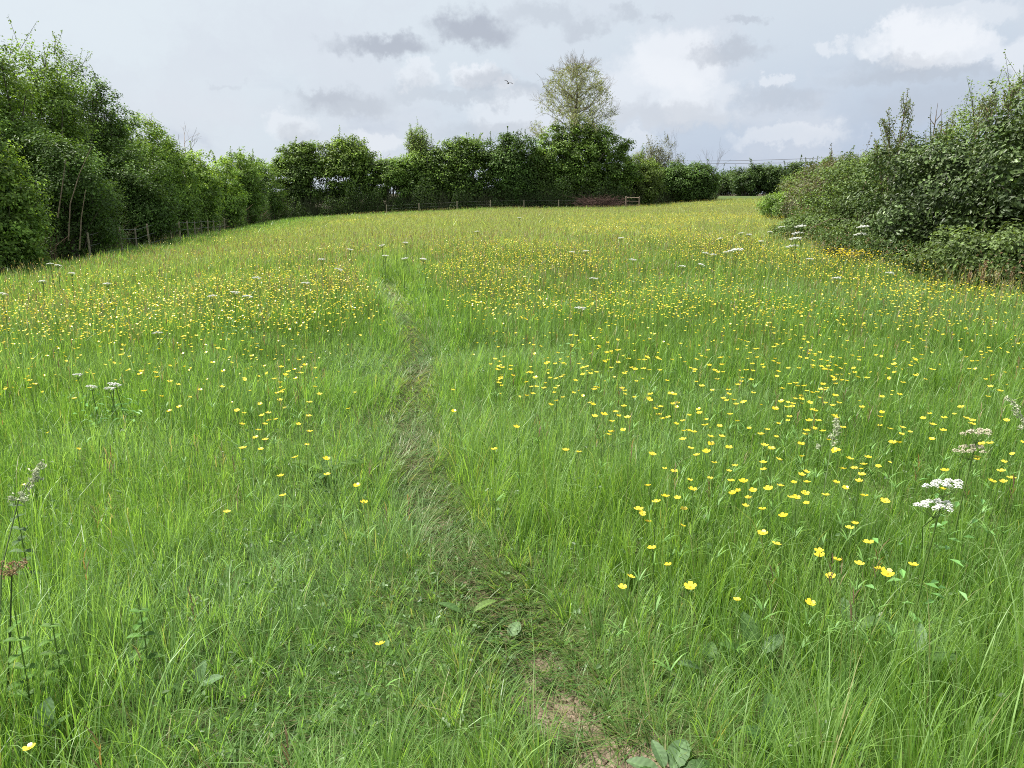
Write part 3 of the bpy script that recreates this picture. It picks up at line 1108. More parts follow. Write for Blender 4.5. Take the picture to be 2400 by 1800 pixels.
# ------------------------------------------------------------------ white umbels
def umbel_plant(x, y, h, width, label, rs, nu=1, fade=False, leafy=True, group='white umbels in the meadow', tilt=0.0, lod=1.0):
    z = float(zg(np.array(x), np.array(y)))
    e = empty('cow_parsley', (x, y, z), label, 'flower', group)
    St = Acc()
    k = lod
    a0 = rs.random() * 6.28
    top = np.array([math.cos(a0) * 0.04, math.sin(a0) * 0.04, h])
    St.add(*tube([(0, 0, -0.02), top * np.array([.4, .4, .5]), top - np.array([0, 0, width * .42])], [0.005 * k, 0.004 * k, 0.003 * k], STEMC, 5))
    cents = [top]
    for i in range(nu - 1):
        c2 = top + np.array([-width * 0.22, -width * 0.1, -width * .55])
        a = math.pi
        b0 = np.array([0, 0, h * 0.6])
        St.add(*tube([b0, (b0 + c2) / 2 + np.array([math.cos(a) * .02, math.sin(a) * .02, 0]), c2 - np.array([0, 0, width * .42])], [0.003 * k, 0.0025 * k, 0.002 * k], STEMC, 4))
        cents.append(c2)
    for c in cents:
        Um = Acc()
        nr = 13 if lod > 1.2 else 11
        base = c - np.array([0, 0, width * 0.42])
        for i in range(nr):
            rr = math.sqrt((i + 0.4) / nr) * width * 0.46
            a = i * 2.39996 + rs.random() * 0.3
            uc = c + np.array([math.cos(a) * rr * 1.1, math.sin(a) * rr * .55, -rr * rr / width * 0.5 + rs.normal(0, .003) + tilt * math.cos(a) * rr])
            St.add(*tube([base, uc - np.array([0, 0, 0.01])], [0.0013 * k, 0.0009 * k], STEMC * 1.2, 3))
            nf = 16 if lod > 1.2 else 52
            rad = width * 0.105
            uu = np.sqrt(rs.random(nf)) * rad
            ua = rs.random(nf) * 6.28
            P = uc + np.stack([np.cos(ua) * uu, np.sin(ua) * uu, 0.010 - uu * uu / rad * 0.6 + rs.normal(0, .0015, nf)], 1)
            colr = np.array([0.78, 0.79, 0.74]) if not fade else np.array([0.55, 0.52, 0.38])
            cl = colr * (0.8 + 0.25 * rs.random((nf, 1)))
            nm = np.stack([rs.normal(0, .35, nf), rs.normal(0, .35, nf), np.ones(nf)], 1)
            Um.add(*leaves(P, nm, np.full(nf, width * 0.062 + .004 if lod > 1.2 else width * .038 + .002), 0.95, np.minimum(cl, .85), rs))
        Um.build('umbel', M_WHITE, e)
    if leafy:
        nl = 26
        hh = rs.random(nl) * h * 0.55 + 0.05
        a = rs.random(nl) * 6.28
        rr = 0.03 + 0.14 * rs.random(nl)
        P = np.stack([np.cos(a) * rr, np.sin(a) * rr, hh], 1)
        St.add(*leaves(P, np.stack([np.cos(a) * .3, np.sin(a) * .3, np.ones(nl)], 1), np.full(nl, 0.05), 0.4, G_BLUE * (0.8 + .5 * rs.random((nl, 1))), rs))
    St.build('stem', M_STEM, e)
    return e


def umbels():
    rs = np.random.default_rng(31)
    big = [((2012, 1038), .62, .125, 2, False, 'pair of flat white flower heads, one above the other, standing right of the buttercups'),
           ((2090, 930), .62, .12, 2, True, 'ragged cream-white umbel going to seed, above and right of the double white one'),
           ((1870, 487), .95, .25, 2, False, 'tall branching white umbel in front of the ivy hedge'),
           ((1735, 485), .95, .24, 2, False, 'tallest white umbel at the bramble edge, below the arching cane'),
           ((1722, 512), .85, .22, 2, False, 'broad white umbel just below the tallest one at the bramble edge'),
           ((1690, 489), .85, .16, 1, False, 'slim white umbel leaning out of the brambles into the field'),
           ((1590, 537), .75, .24, 1, False, 'brightest wide white umbel left of the brambles')]
    for (p, h, w, nu, fade, lb) in big:
        x, y = gnd(p[0], p[1], h)
        umbel_plant(x, y, h, w, lb, rs, nu, fade, True, tilt=0.1, lod=1.6 if p[1] < 700 else 1)
    small = [(1570, 543), (1560, 515), (1545, 548), (1615, 507), (1600, 503), (1510, 572), (1475, 575), (1660, 500), (1640, 520), (1530, 545), (88, 605), (122, 573), (112, 569), (5, 633), (150, 590), (237, 612),
             (180, 807), (230, 831), (262, 828), (205, 836), (250, 840), (455, 638), (540, 637), (500, 631), (1290, 600), (880, 525), (830, 545), (828, 530), (1240, 545), (1270, 543), (760, 540),
             (735, 583), (870, 553), (1245, 665), (340, 715), (560, 600), (920, 560), (700, 560), (1120, 470), (1030, 500), (660, 610), (1370, 560), (1340, 515), (1800, 600), (1750, 560), (1920, 590)]
    for px, py in small:
        h = 0.33 + 0.05 * rs.random() if py > 700 else 0.58 + 0.12 * rs.random()
        x, y = gnd(px, py, h)
        if not inside(np.array(x), np.array(y), 0.3):
            continue
        d = math.hypot(x, y)
        if px < 300 and 800 < py:
            lb = 'small white umbel in the loose group just below the left buttercup patch'
        elif px < 300:
            lb = 'small white umbel in the dark grass along the left hedge'
        elif px > 1400:
            lb = 'small white umbel among buttercups left of the bramble bank'
        else:
            lb = 'tiny white umbel dotted over the pale middle of the field'
        umbel_plant(x, y, h, (0.055 if px < 300 and py > 800 else 0.075) + min(0.12, 0.0028 * d), lb, rs, 1, False, d < 12, lod=max(1, d / 9), tilt=rs.normal(0, .1))


umbels()


# ------------------------------------------------------------------ broad-leaved plants
def big_leaf(L_, W, curl, col, wrinkle=0.03, bend=0.5):
    """one dock leaf lying along +X from the origin, rising then drooping"""
    n, m = 14, 8
    V, C = [], []
    for i in range(n + 1):
        t = i / n
        prof = (math.sin(math.pi * min(1, t * 0.97 + .03) ** 0.75)) ** 0.75
        w = W * 0.5 * max(prof, 0.02)
        x = L_ * t * math.cos(bend * t * .8)
        z = L_ * (0.35 * t - bend * t * t * 0.55)
        for j in range(m + 1):
            s = j / m * 2 - 1
            rip = wrinkle * L_ * math.sin(t * 38 + abs(s) * 5.0) * (1 - t) ** .3 * (0.3 + abs(s)) * 0.28
            zz = z + curl * abs(s) ** 1.6 * w + rip - 0.02 * L_ * math.exp(-(s / 0.12) ** 2)
            V.append((x, s * w + 0.01 * L_ * math.sin(t * 30), zz))
            vein = 1.35 if abs(s) < 0.08 else 1.0
            C.append(np.array(col) * vein * (0.92 + 0.16 * math.sin(t * 38 + abs(s) * 5)))
    Fc = []
    for i in range(n):
        for j in range(m):
            a = i * (m + 1) + j
            Fc += [(a, a + 1, a + m + 2), (a, a + m + 2, a + m + 1)]
    return np.array(V), np.array(Fc), np.array(C)


def place(V, az, pitch, loc):
    c, s = math.cos(pitch), math.sin(pitch)
    R1 = np.array([[c, 0, -s], [0, 1, 0], [s, 0, c]])
    c, s = math.cos(az), math.sin(az)
    R2 = np.array([[c, -s, 0], [s, c, 0], [0, 0, 1]])
    return V @ (R2 @ R1).T + np.array(loc)


M_DOCK = leaf_material('dock_leaf', 0.55, 0.30, 0.25)


def dock(px, py, leaves_spec, label, name='dock_plant', up=0.08, cat='plant'):
    x, y = gnd(px, py, up)
    z = float(zg(np.array(x), np.array(y)))
    e = empty(name, (x, y, z), label, cat)
    for (L_, W, az, pitch, col, base_up, curl) in leaves_spec:
        A = Acc()
        L_, W, base_up = L_ * .72, W * .78, base_up * .55
        pitch *= .8
        V, Fc, C = big_leaf(L_, W, curl, np.minimum(col, (.13, .22, .10)), .055)
        V = place(V, math.radians(az), math.radians(pitch), (0.03 * math.cos(math.radians(az)), 0.03 * math.sin(math.radians(az)), base_up))
        A.add(V, Fc, C)
        A.add(*tube([(0, 0, -0.01), (0.02 * math.cos(math.radians(az)), 0.02 * math.sin(math.radians(az)), base_up * 0.6), (0.03 * math.cos(math.radians(az)), 0.03 * math.sin(math.radians(az)), base_up)],
                    [0.004, 0.0035, 0.003], STEMC, 5))
        A.build('leaf', M_DOCK, e, smooth_shade=True)
    return e


D1 = (0.075, 0.150, 0.040)
D2 = (0.12, 0.20, 0.09)
D3 = (0.055, 0.12, 0.030)
dock(1700, 1600, [(.20, .105, 95, 38, D1, .10, .15), (.17, .07, 20, 5, (.14, .2, .07), .10, .35), (.16, .08, 150, 10, D3, .08, .2), (.15, .07, 230, 12, D1, .07, .2)],
     'large crinkled dock plant with broad oval leaves in the lower right grass')
dock(1450, 1625, [(.16, .08, 60, 10, D2, .09, .3), (.15, .075, 150, 2, D2, .06, .35), (.16, .07, 10, 8, D3, .08, .3), (.14, .06, 260, 0, D2, .06, .2), (.13, .07, 200, 12, D1, .1, .3), (.12, .05, 110, 25, D2, .1, .3)],
     'dock with pale grey-green leaves close beside the nearest bare earth')
dock(1640, 1375, [(.18, .08, 100, 45, D1, .16, .2), (.15, .07, 30, 20, D2, .14, .1), (.16, .07, 170, 20, D1, .12, .2)],
     'dock leaves half buried in grass below the lowest buttercup', up=.15)
dock(1985, 1370, [(.20, .07, 120, 30, D1, .2, .4), (.16, .07, 60, 40, D2, .2, .2), (.17, .07, -20, 10, D1, .2, .2)],
     'dock with long folded leaves in the tall grass at the right', up=.2)
dock(1530, 1425, [(.12, .06, 70, 25, D1, .1, .2), (.12, .06, 190, 15, D2, .1, .2), (.10, .05, 320, 15, D1, .1, .2)],
     'small dark dock on the right edge of the path', up=.08)
dock(1850, 1320, [(.15, .07, 90, 40, D2, .18, .2), (.14, .06, 10, 20, D1, .18, .3), (.13, .06, 200, 20, D1, .17, .2)],
     'crinkled dock below the ring of buttercups at the right', up=.18)
dock(1095, 1335, [(.10, .07, 60, 25, (.17, .24, .09), .05, .1), (.09, .05, 200, 10, D1, .05, .1)],
     'small pale round-leaved dock beside the middle of the path', up=.05)
dock(705, 990, [(.30, .12, 10, 4, (.10, .19, .03), .16, .3), (.28, .11, 170, 6, (.10, .19, .03), .16, .3), (.2, .09, 100, 20, D1, .14, .2), (.2, .09, 270, 5, D1, .14, .2)],
     'wide spreading dock with long bright leaves left of the path', up=.15)
dock(70, 1520, [(.12, .075, 85, 70, (.20, .27, .20), .2, .1), (.11, .04, 20, 35, D1, .2, .1)],
     'upright plant with a rounded silvery leaf at the lower left', 'broad_leaved_weed', up=.2)
dock(410, 1445, [(.10, .05, 70, 60, (.22, .29, .21), .12, .1), (.10, .06, 20, 10, (.20, .26, .11), .12, .1), (.08, .04, 180, 15, D1, .1, .1)],
     'weed with two pale leaves in the trodden grass at the lower left', 'broad_leaved_weed', up=.12)
dock(1010, 1270, [(.15, .05, 30, 5, (.13, .21, .05), .12, .3), (.14, .05, 165, 12, D1, .12, .2)],
     'arched dock leaf at the left edge of the path', up=.12)


def nettle(px, py, h, nl, label, rs, col=(0.09, 0.19, 0.03), up=None):
    x, y = gnd(px, py, h * 0.8 if up is None else up)
    z = float(zg(np.array(x), np.array(y)))
    e = empty('nettle', (x, y, z), label, 'plant')
    St = Acc()
    St.add(*tube([(0, 0, -.01), (0.01, 0, h * .5), (0.0, .01, h)], [0.003, 0.0025, 0.0015], STEMC, 5))
    St.build('stem', M_STEM, e)
    A = Acc()
    for i in range(nl):
        zz = h * (0.35 + 0.65 * i / nl)
        for sgn in (0, math.pi):
            az = i * 1.571 + sgn + rs.normal(0, .2)
            V, Fc, C = big_leaf(0.06 * (1.15 - 0.6 * i / nl), 0.030 * (1.15 - 0.6 * i / nl), .2, np.array(col) * (0.8 + .5 * rs.random()), .05, .7)
            A.add(place(V, az, 0.0, (0, 0, zz)), Fc, C)
    A.build('leaves', M_DOCK, e, smooth_shade=True)


rs_ = np.random.default_rng(3)
nettle(35, 1375, .42, 6, 'bright green toothed-leaf nettle at the left edge below the dried umbel', rs_, (0.09, 0.19, 0.03))
nettle(110, 1365, .36, 5, 'second nettle with bright leaves just right of the left edge one', rs_, (0.09, 0.18, 0.03))
nettle(35, 1120, .5, 7, 'greyish nettle at the left edge below the drooping seed head', rs_, (0.08, 0.14, 0.05))
nettle(300, 1330, .33, 5, 'low nettle hidden in tall grass at the lower left', rs_, (0.08, 0.18, 0.03))


# dried brown umbel and drooping cocksfoot at the left edge
def dried_umbel():
    x, y = gnd(22, 1228, 0.52)
    z = float(zg(np.array(x), np.array(y)))
    e = empty('dried_umbel', (x, y, z), 'dried brown flower head on a dark stem at the left edge', 'flower')
    rs = np.random.default_rng(8)
    St, Hd = Acc(), Acc()
    St.add(*tube([(-.08, -.03, -.02), (-.03, -.01, .3), (0, 0, .50)], [0.004, 0.003, 0.002], (0.06, 0.09, 0.03), 5))
    for i in range(12):
        a = i * 2.4
        rr = 0.045 * math.sqrt((i + .5) / 12)
        p = np.array([math.cos(a) * rr, math.sin(a) * rr, .53 + rs.normal(0, .006)])
        St.add(*tube([(0, 0, .50), p], [0.001, 0.001], (0.14, 0.12, 0.05), 3))
        P = p + rs.normal(0, .006, (14, 3))
        Hd.add(*leaves(P, rs.normal(size=(14, 3)), np.full(14, .010), .5, np.array([.30, .20, .11]) * (0.6 + .8 * rs.random((14, 1))), rs))
    St.build('stem', M_STEM, e)
    Hd.build('seed_head', M_WHITE, e)


dried_umbel()


def cocksfoot(px, py, h, lean_az, label, rs, k=1.0):
    x, y = gnd(px, py, h)
    x -= math.cos(lean_az) * h * 0.28
    y -= math.sin(lean_az) * h * 0.28
    z = float(zg(np.array(x), np.array(y)))
    e = empty('seed_grass_stalk', (x, y, z), label, 'grass stalk')
    d = np.array([math.cos(lean_az), math.sin(lean_az), 0])
    pts = [np.array([0, 0, -.02]), d * h * .08 + np.array([0, 0, h * .5]), d * h * .20 + np.array([0, 0, h * .85]), d * h * .31 + np.array([0, 0, h])]
    St, Hd = Acc(), Acc()
    St.add(*tube(pts, [0.002 * k, 0.0018 * k, 0.0014 * k, 0.001 * k], (0.15, 0.21, 0.09), 4))
    for i in range(9):
        t = i / 8
        c = pts[2] * (1 - t) + pts[3] * t
        off = np.array([rs.normal(0, .008), rs.normal(0, .008), -0.004]) * (1.6 - t) * k
        P = c + off + rs.normal(0, .004 * k, (22, 3))
        Hd.add(*leaves(P, rs.normal(size=(22, 3)), np.full(22, .011 * k), .4, np.array([.52, .56, .38]) * (0.6 + .7 * rs.random((22, 1))), rs))
        St.add(*tube([c, c + off], 0.0006 * k, (0.15, 0.21, 0.09), 3))
    St.build('stem', M_STEM, e)
    Hd.build('seed_head', M_WHITE, e)


cocksfoot(72, 1000, .72, 0.3, 'tall grey-green grass stalk with a drooping seed head at the left edge', rs_, 1.5)
cocksfoot(2195, 860, .7, 2.0, 'pale grass seed head standing at the right edge of the field', rs_, 1.3)
cocksfoot(1805, 915, .6, 1.0, 'whitish fluffy grass head beside the dense buttercup cluster', rs_, 1.3)


# ------------------------------------------------------------------ bushes and trees
def unit_noise(D, seed, sc):
    return 0.5 * (fbm(D[:, 0] * sc + 7, D[:, 1] * sc + D[:, 2] * 1.7 * sc, seed, 3) + fbm(D[:, 2] * sc - 3, D[:, 1] * sc + D[:, 0] * sc, seed + 9, 3))


def bush(name, label, cat, x, y, w, d, h, leaf=0.1, n=12000, col=(0.05, 0.10, 0.02), young=(0.12, 0.19, 0.03), low=0.0, seed=1, clump=None, spikes=10, mat=None, group=None, lobed=False,
         shape=2.4, stems=26, bare=0.0, gaps=0.0, rough=0.34, twigs=0, zoff=0.0, inner=0.28, top_bias=1.0, trunk_col=None, dense=1.0, lobes=0.65):
    """a leafy bush or tree: stems growing into leaf clumps spread over an uneven crown"""
    rs = np.random.default_rng(seed)
    z0 = float(zg(np.array(x), np.array(y))) + zoff
    e = empty(name, (x, y, z0), label, cat, group)
    clump = clump or max(0.16, 0.085 * min(w, h))
    surf = w * h
    leaf *= (1.22 if x < 0 else .92) if y < 60 else 1.15
    n = int(n * (.95 if x < 0 else 1.15) if y < 60 else n)
    clump *= .85
    nc = int(min(1300, max(80, 2.1 * dense * surf / clump ** 2)))
    n = int(n * 1.35 * dense)
    # clump centres
    D = rs.normal(size=(nc, 3))
    D /= np.linalg.norm(D, axis=1)[:, None]
    isin = rs.random(nc) < inner
    rad = np.where(isin, 0.35 + 0.5 * rs.random(nc), 0.86 + 0.14 * rs.random(nc))
    rad *= 1 - rough + 2 * rough * unit_noise(D, seed, 2.2)
    # super-ellipsoid envelope from the foot of the foliage to the top
    mid, hh = low * h + (1 - low) * h * 0.42, (1 - low) * h
    P = D.copy()
    k = (np.abs(P) ** shape).sum(1) ** (-1 / shape)
    P = P * (k * rad)[:, None]
    nl = int(6 + 5 * rs.random() + 1.5 * w / h)
    LD = rs.normal(size=(nl, 3))
    LD /= np.linalg.norm(LD, axis=1)[:, None]
    LD *= (0.45 + 0.25 * rs.random(nl))[:, None]
    LR = 0.30 + 0.22 * rs.random(nl)
    pick = rs.integers(0, nl, nc)
    uselobe = (~isin) & (rs.random(nc) < lobes)
    PL = LD[pick] + D * LR[pick][:, None] * (0.85 + 0.3 * rs.random((nc, 1)))
    P = np.where(uselobe[:, None], PL, P)
    ltone = (0.80 + 0.40 * rs.random(nl))[pick]
    lhue = rs.random(nl)[pick]
    up = P[:, 2] > 0
    Z = np.where(up, mid + P[:, 2] * (h - mid - clump * .8), mid + P[:, 2] * (mid - low * h - clump * 0.3))
    C = np.stack([P[:, 0] * (w / 2 - clump * .6), P[:, 1] * (d / 2 - clump * .4), Z], 1)
    if gaps > 0:                # open windows in the lower half, where light shows through
        g = fbm(C[:, 0] * 0.8 + seed, C[:, 2] * 1.1, seed + 3, 2)
        keep = ~((g > 0.62 - gaps * 0.15) & (C[:, 2] < h * 0.55) & (C[:, 2] > h * 0.10))
        C, D, isin, ltone, lhue = C[keep], D[keep], isin[keep], ltone[keep], lhue[keep]
    if bare > 0:
        keep = rs.random(len(C)) > bare
        C, D, isin, ltone, lhue = C[keep], D[keep], isin[keep], ltone[keep], lhue[keep]
    nc = len(C)
    Lf, Tk = Acc(), Acc()
    ctone = (0.62 + 0.76 * rs.random(nc)) * ltone
    cy_ = np.clip((C[:, 2] / h - 0.35) * 1.3, 0, 1) * (rs.random(nc) < 0.4 + .5 * lhue)
    per = rs.poisson(n / nc, nc)
    idx = np.repeat(np.arange(nc), per)
    m = len(idx)
    q = rs.normal(size=(m, 3))
    q /= np.linalg.norm(q, axis=1)[:, None]
    rr = clump * (0.35 + 0.75 * rs.random(m)) * (0.7 + 0.6 * ctone[idx])
    off = q * rr[:, None] * np.array([1.15, 1.0, 0.72])
    LP = C[idx] + off
    LP[:, 2] = np.maximum(LP[:, 2], 0.03)
    Nn = q * 0.8 + D[idx] * 0.5 + np.array([0, 0, 0.75]) + rs.normal(0, .45, (m, 3))
    f = np.clip(cy_[idx] * 0.55 + 0.45 * (rs.random(m) < 0.18) + 0.25 * (rr > clump), 0, 1)[:, None]
    cl = (np.array(col) * (1 - f) + np.array(young) * f) * (ctone[idx] * (0.55 + 0.9 * rs.random(m)))[:, None]
    Lf.add(*leaves(LP, Nn, leaf * (0.6 + 0.7 * rs.random(m)), 0.62, cl, rs, lobed))
    # upright shoots that break the outline
    for i in range(spikes):
        t = C[rs.choice(nc, p=(wt := np.clip(C[:, 2] / h, 0.01, 1) ** 10) / wt.sum())]
        ln = clump * (1.2 + 2.2 * rs.random())
        dr = np.array([rs.normal(0, .28), rs.normal(0, .28), 1.0])
        kk = int(14 + 16 * rs.random())
        tt = rs.random(kk)
        Pp = t + dr * (tt * ln)[:, None] + rs.normal(0, clump * 0.22, (kk, 3)) * (1.25 - tt)[:, None]
        Lf.add(*leaves(Pp, rs.normal(size=(kk, 3)) + np.array([0, 0, .5]), leaf * (0.5 + 0.5 * rs.random(kk)), 0.6, np.array(young) * (0.55 + .5 * rs.random((kk, 1))), rs, lobed))
        Tk.add(*tube([t, t + dr * ln * .95], [leaf * .10, leaf * .04], (0, 0, 0), 3))
    # stems from the ground into the clumps
    ids = rs.choice(nc, min(stems, nc), replace=False)
    R0 = 0.008 * h + 0.01
    for i in ids:
        t = C[i]
        b = np.array([t[0] * 0.35 + rs.normal(0, .05 * w), t[1] * 0.35 + rs.normal(0, .05 * d), -0.1])
        mdp = b * 0.45 + t * 0.55 + np.array([(b[0] - t[0]) * .25, (b[1] - t[1]) * .25, 0]) + rs.normal(0, .03 * h, 3)
        Tk.add(*tube([b, b * .7 + mdp * .3 + rs.normal(0, .01 * h, 3), mdp, t], [R0 * (1 + rs.random()), R0, R0 * .6, R0 * .25], (0, 0, 0), 5))
        for _ in range(3):
            j = rs.integers(nc)
            if np.linalg.norm(C[j] - t) < 0.35 * max(w, h):
                Tk.add(*tube([mdp, C[j]], [R0 * .45, R0 * .15], (0, 0, 0), 3))
    Tk.build('trunk', trunk_col or M_BARK, e)
    Lf.build('crown', mat or M_LEAF, e)
    if twigs:
        Tw = Acc()
        branch(Tw, rs, np.array([0, 0, h * 0.75]), np.array([0, 0, 1.0]), h * 0.22, 0.03, 3, twigs, 0.5, spread=w * .3)
        Tw.build('bare_twigs', M_TWIG, e)
    return e


def branch(acc, rs, p, dr, ln, r, depth, kids, ang, spread=0.0, tips=None, shrink=0.72):
    if spread:
        for _ in range(kids):
            q = p + np.array([rs.normal(0, spread), rs.normal(0, spread * .3), 0])
            branch(acc, rs, q, np.array([rs.normal(0, .25), rs.normal(0, .25), 1.0]), ln * (0.7 + .6 * rs.random()), r, depth, 3, ang)
        return
    dr = dr / np.linalg.norm(dr)
    bend = rs.normal(0, 0.12, 3)
    m = p + dr * ln * 0.5
    e = p + (dr + bend) * ln
    acc.add(*tube([p, m, e], [r, r * 0.85, r * 0.68], (0, 0, 0), 5 if r > .05 else 3))
    if depth == 0:
        if tips is not None:
            tips.append(e)
        return
    if tips is not None and depth <= 2:
        tips.append(m)
    for i in range(kids):
        a = rs.random() * 6.283
        u = np.cross(dr, [0.3, 0.5, 0.8])
        u /= np.linalg.norm(u)
        v = np.cross(dr, u)
        sp = ang * (0.6 + 0.8 * rs.random())
        if i == 0:
            sp *= 0.35
        nd = (dr + bend) * math.cos(sp) + (u * math.cos(a) + v * math.sin(a)) * math.sin(sp) + np.array([0, 0, 0.10])
        st = e if i < 2 else p + (e - p) * (0.45 + 0.5 * rs.random())
        branch(acc, rs, st, nd, ln * shrink * (0.8 + 0.4 * rs.random()), r * (0.68 if i == 0 else 0.52), depth - 1, kids, ang, 0, tips, shrink)


LEFTC = [(60, 66), (0, 80)]


def left_at(px):
    """point on the left hedge line seen at photo column px"""
    k = (px * S - 512) / F
    # x = k*y*cosish ; use level ray
    kk = k / (math.cos(PITCH) + math.sin(PITCH) * (384 - 230) / F)
    y = (-15.6 + 0.199 * 32) / (kk + 0.199)
    return kk * y, y


def size_at(px0, px1, ytop, x, y, zoff=0.0):
    d = math.hypot(0, y)
    w = (px1 - px0) * S / F * d / math.cos(PITCH) * 0.97
    p = atY((px0 + px1) / 2, ytop, y)
    z0 = float(zg(np.array(x), np.array(y)))
    return w, p[2] - z0


DKG = (0.080, 0.140, 0.034)
MDG = (0.120, 0.205, 0.044)
OLV = (0.155, 0.205, 0.06)
YNG = (0.22, 0.33, 0.060)
BRT = (0.30, 0.42, 0.075)


def left_hedge():
    # (px0, px1, top, depth, set-back, leaf, n, col, young, kind, label, extras)
    L_ = [(-190, 30, 110, 3.5, 2.0, .085, 26000, DKG, MDG, 'tree', 'dark leafy tree cut by the left edge of the picture', dict(spikes=14)),
          (-60, 92, 305, 2.6, 0.2, .085, 22000, MDG, BRT, 'bush', 'low rounded bush with light yellow-green top at the left edge', dict(spikes=6)),
          (0, 150, 58, 4.0, 3.4, .085, 34000, MDG, YNG, 'tree', 'tallest tree of the left hedge with ragged top', dict(spikes=22, clump=.42)),
          (110, 215, 95, 3.6, 3.0, .085, 28000, DKG, YNG, 'tree', 'slender dark tree just right of the tallest one in the left hedge', dict(spikes=20, clump=.40)),
          (185, 275, 88, 3.4, 3.2, .085, 24000, DKG, YNG, 'tree', 'tree with a lone upright leafy leader in the left hedge', dict(spikes=16, clump=.42)),
          (60, 250, 262, 3.0, 0.4, .08, 34000, DKG, MDG, 'bush', 'dark green bush with pale slanting stems in front of the tall left trees', dict(spikes=4, stems=40)),
          (230, 330, 165, 3.4, 2.2, .09, 24000, DKG, MDG, 'tree', 'tree with a drooping right shoulder in the left hedge', dict(spikes=12)),
          (225, 380, 290, 3.0, 0.4, .085, 32000, DKG, MDG, 'bush', 'dull green bush behind the middle fence posts of the left hedge', dict(spikes=4, stems=40)),
          (295, 400, 240, 3.4, 2.0, .10, 22000, MDG, BRT, 'tree', 'small tree with feathery light-tipped sprays in the left hedge', dict(spikes=12)),
          (350, 440, 300, 3.4, 0.6, .10, 22000, MDG, YNG, 'bush', 'bush with arching twigs where the left hedge steps down', dict(spikes=9)),
          (405, 480, 330, 3.8, 0.5, .12, 18000, MDG, BRT, 'bush', 'bright yellow-green bush on the lower part of the left hedge', dict(spikes=5)),
          (455, 530, 322, 4.5, 0.6, .14, 16000, MDG, BRT, 'bush', 'light green bush with a flat top near the far end of the left hedge', dict(spikes=6)),
          (505, 572, 322, 5.5, 0.8, .16, 16000, MDG, YNG, 'bush', 'mid green bush next to the last one of the left hedge', dict(spikes=6)),
          (552, 618, 340, 7.0, 1.0, .18, 14000, DKG, YNG, 'bush', 'last bush of the left hedge before the dark corner', dict(spikes=5))]
    for i, (a, b, top, dp, back, lf, n, c, yg, kd, lb, ex) in enumerate(L_):
        x, y = left_at((a + b) / 2)
        s = 1 + back / 16.0
        x, y = x * s - back * .1, y * s
        w, h = size_at(a, b, top, x, y)
        w = w * 1.4
        bush('hedge_tree' if kd == 'tree' else 'hedge_bush', 'left hedge: ' + lb if False else lb, kd, x - 0.4, y, w, max(dp, w * .7), h, lf, n, c, yg, seed=100 + i, mat=M_LEAF, low=0.02 if kd == 'bush' else 0.08, group=None, **ex)


left_hedge()


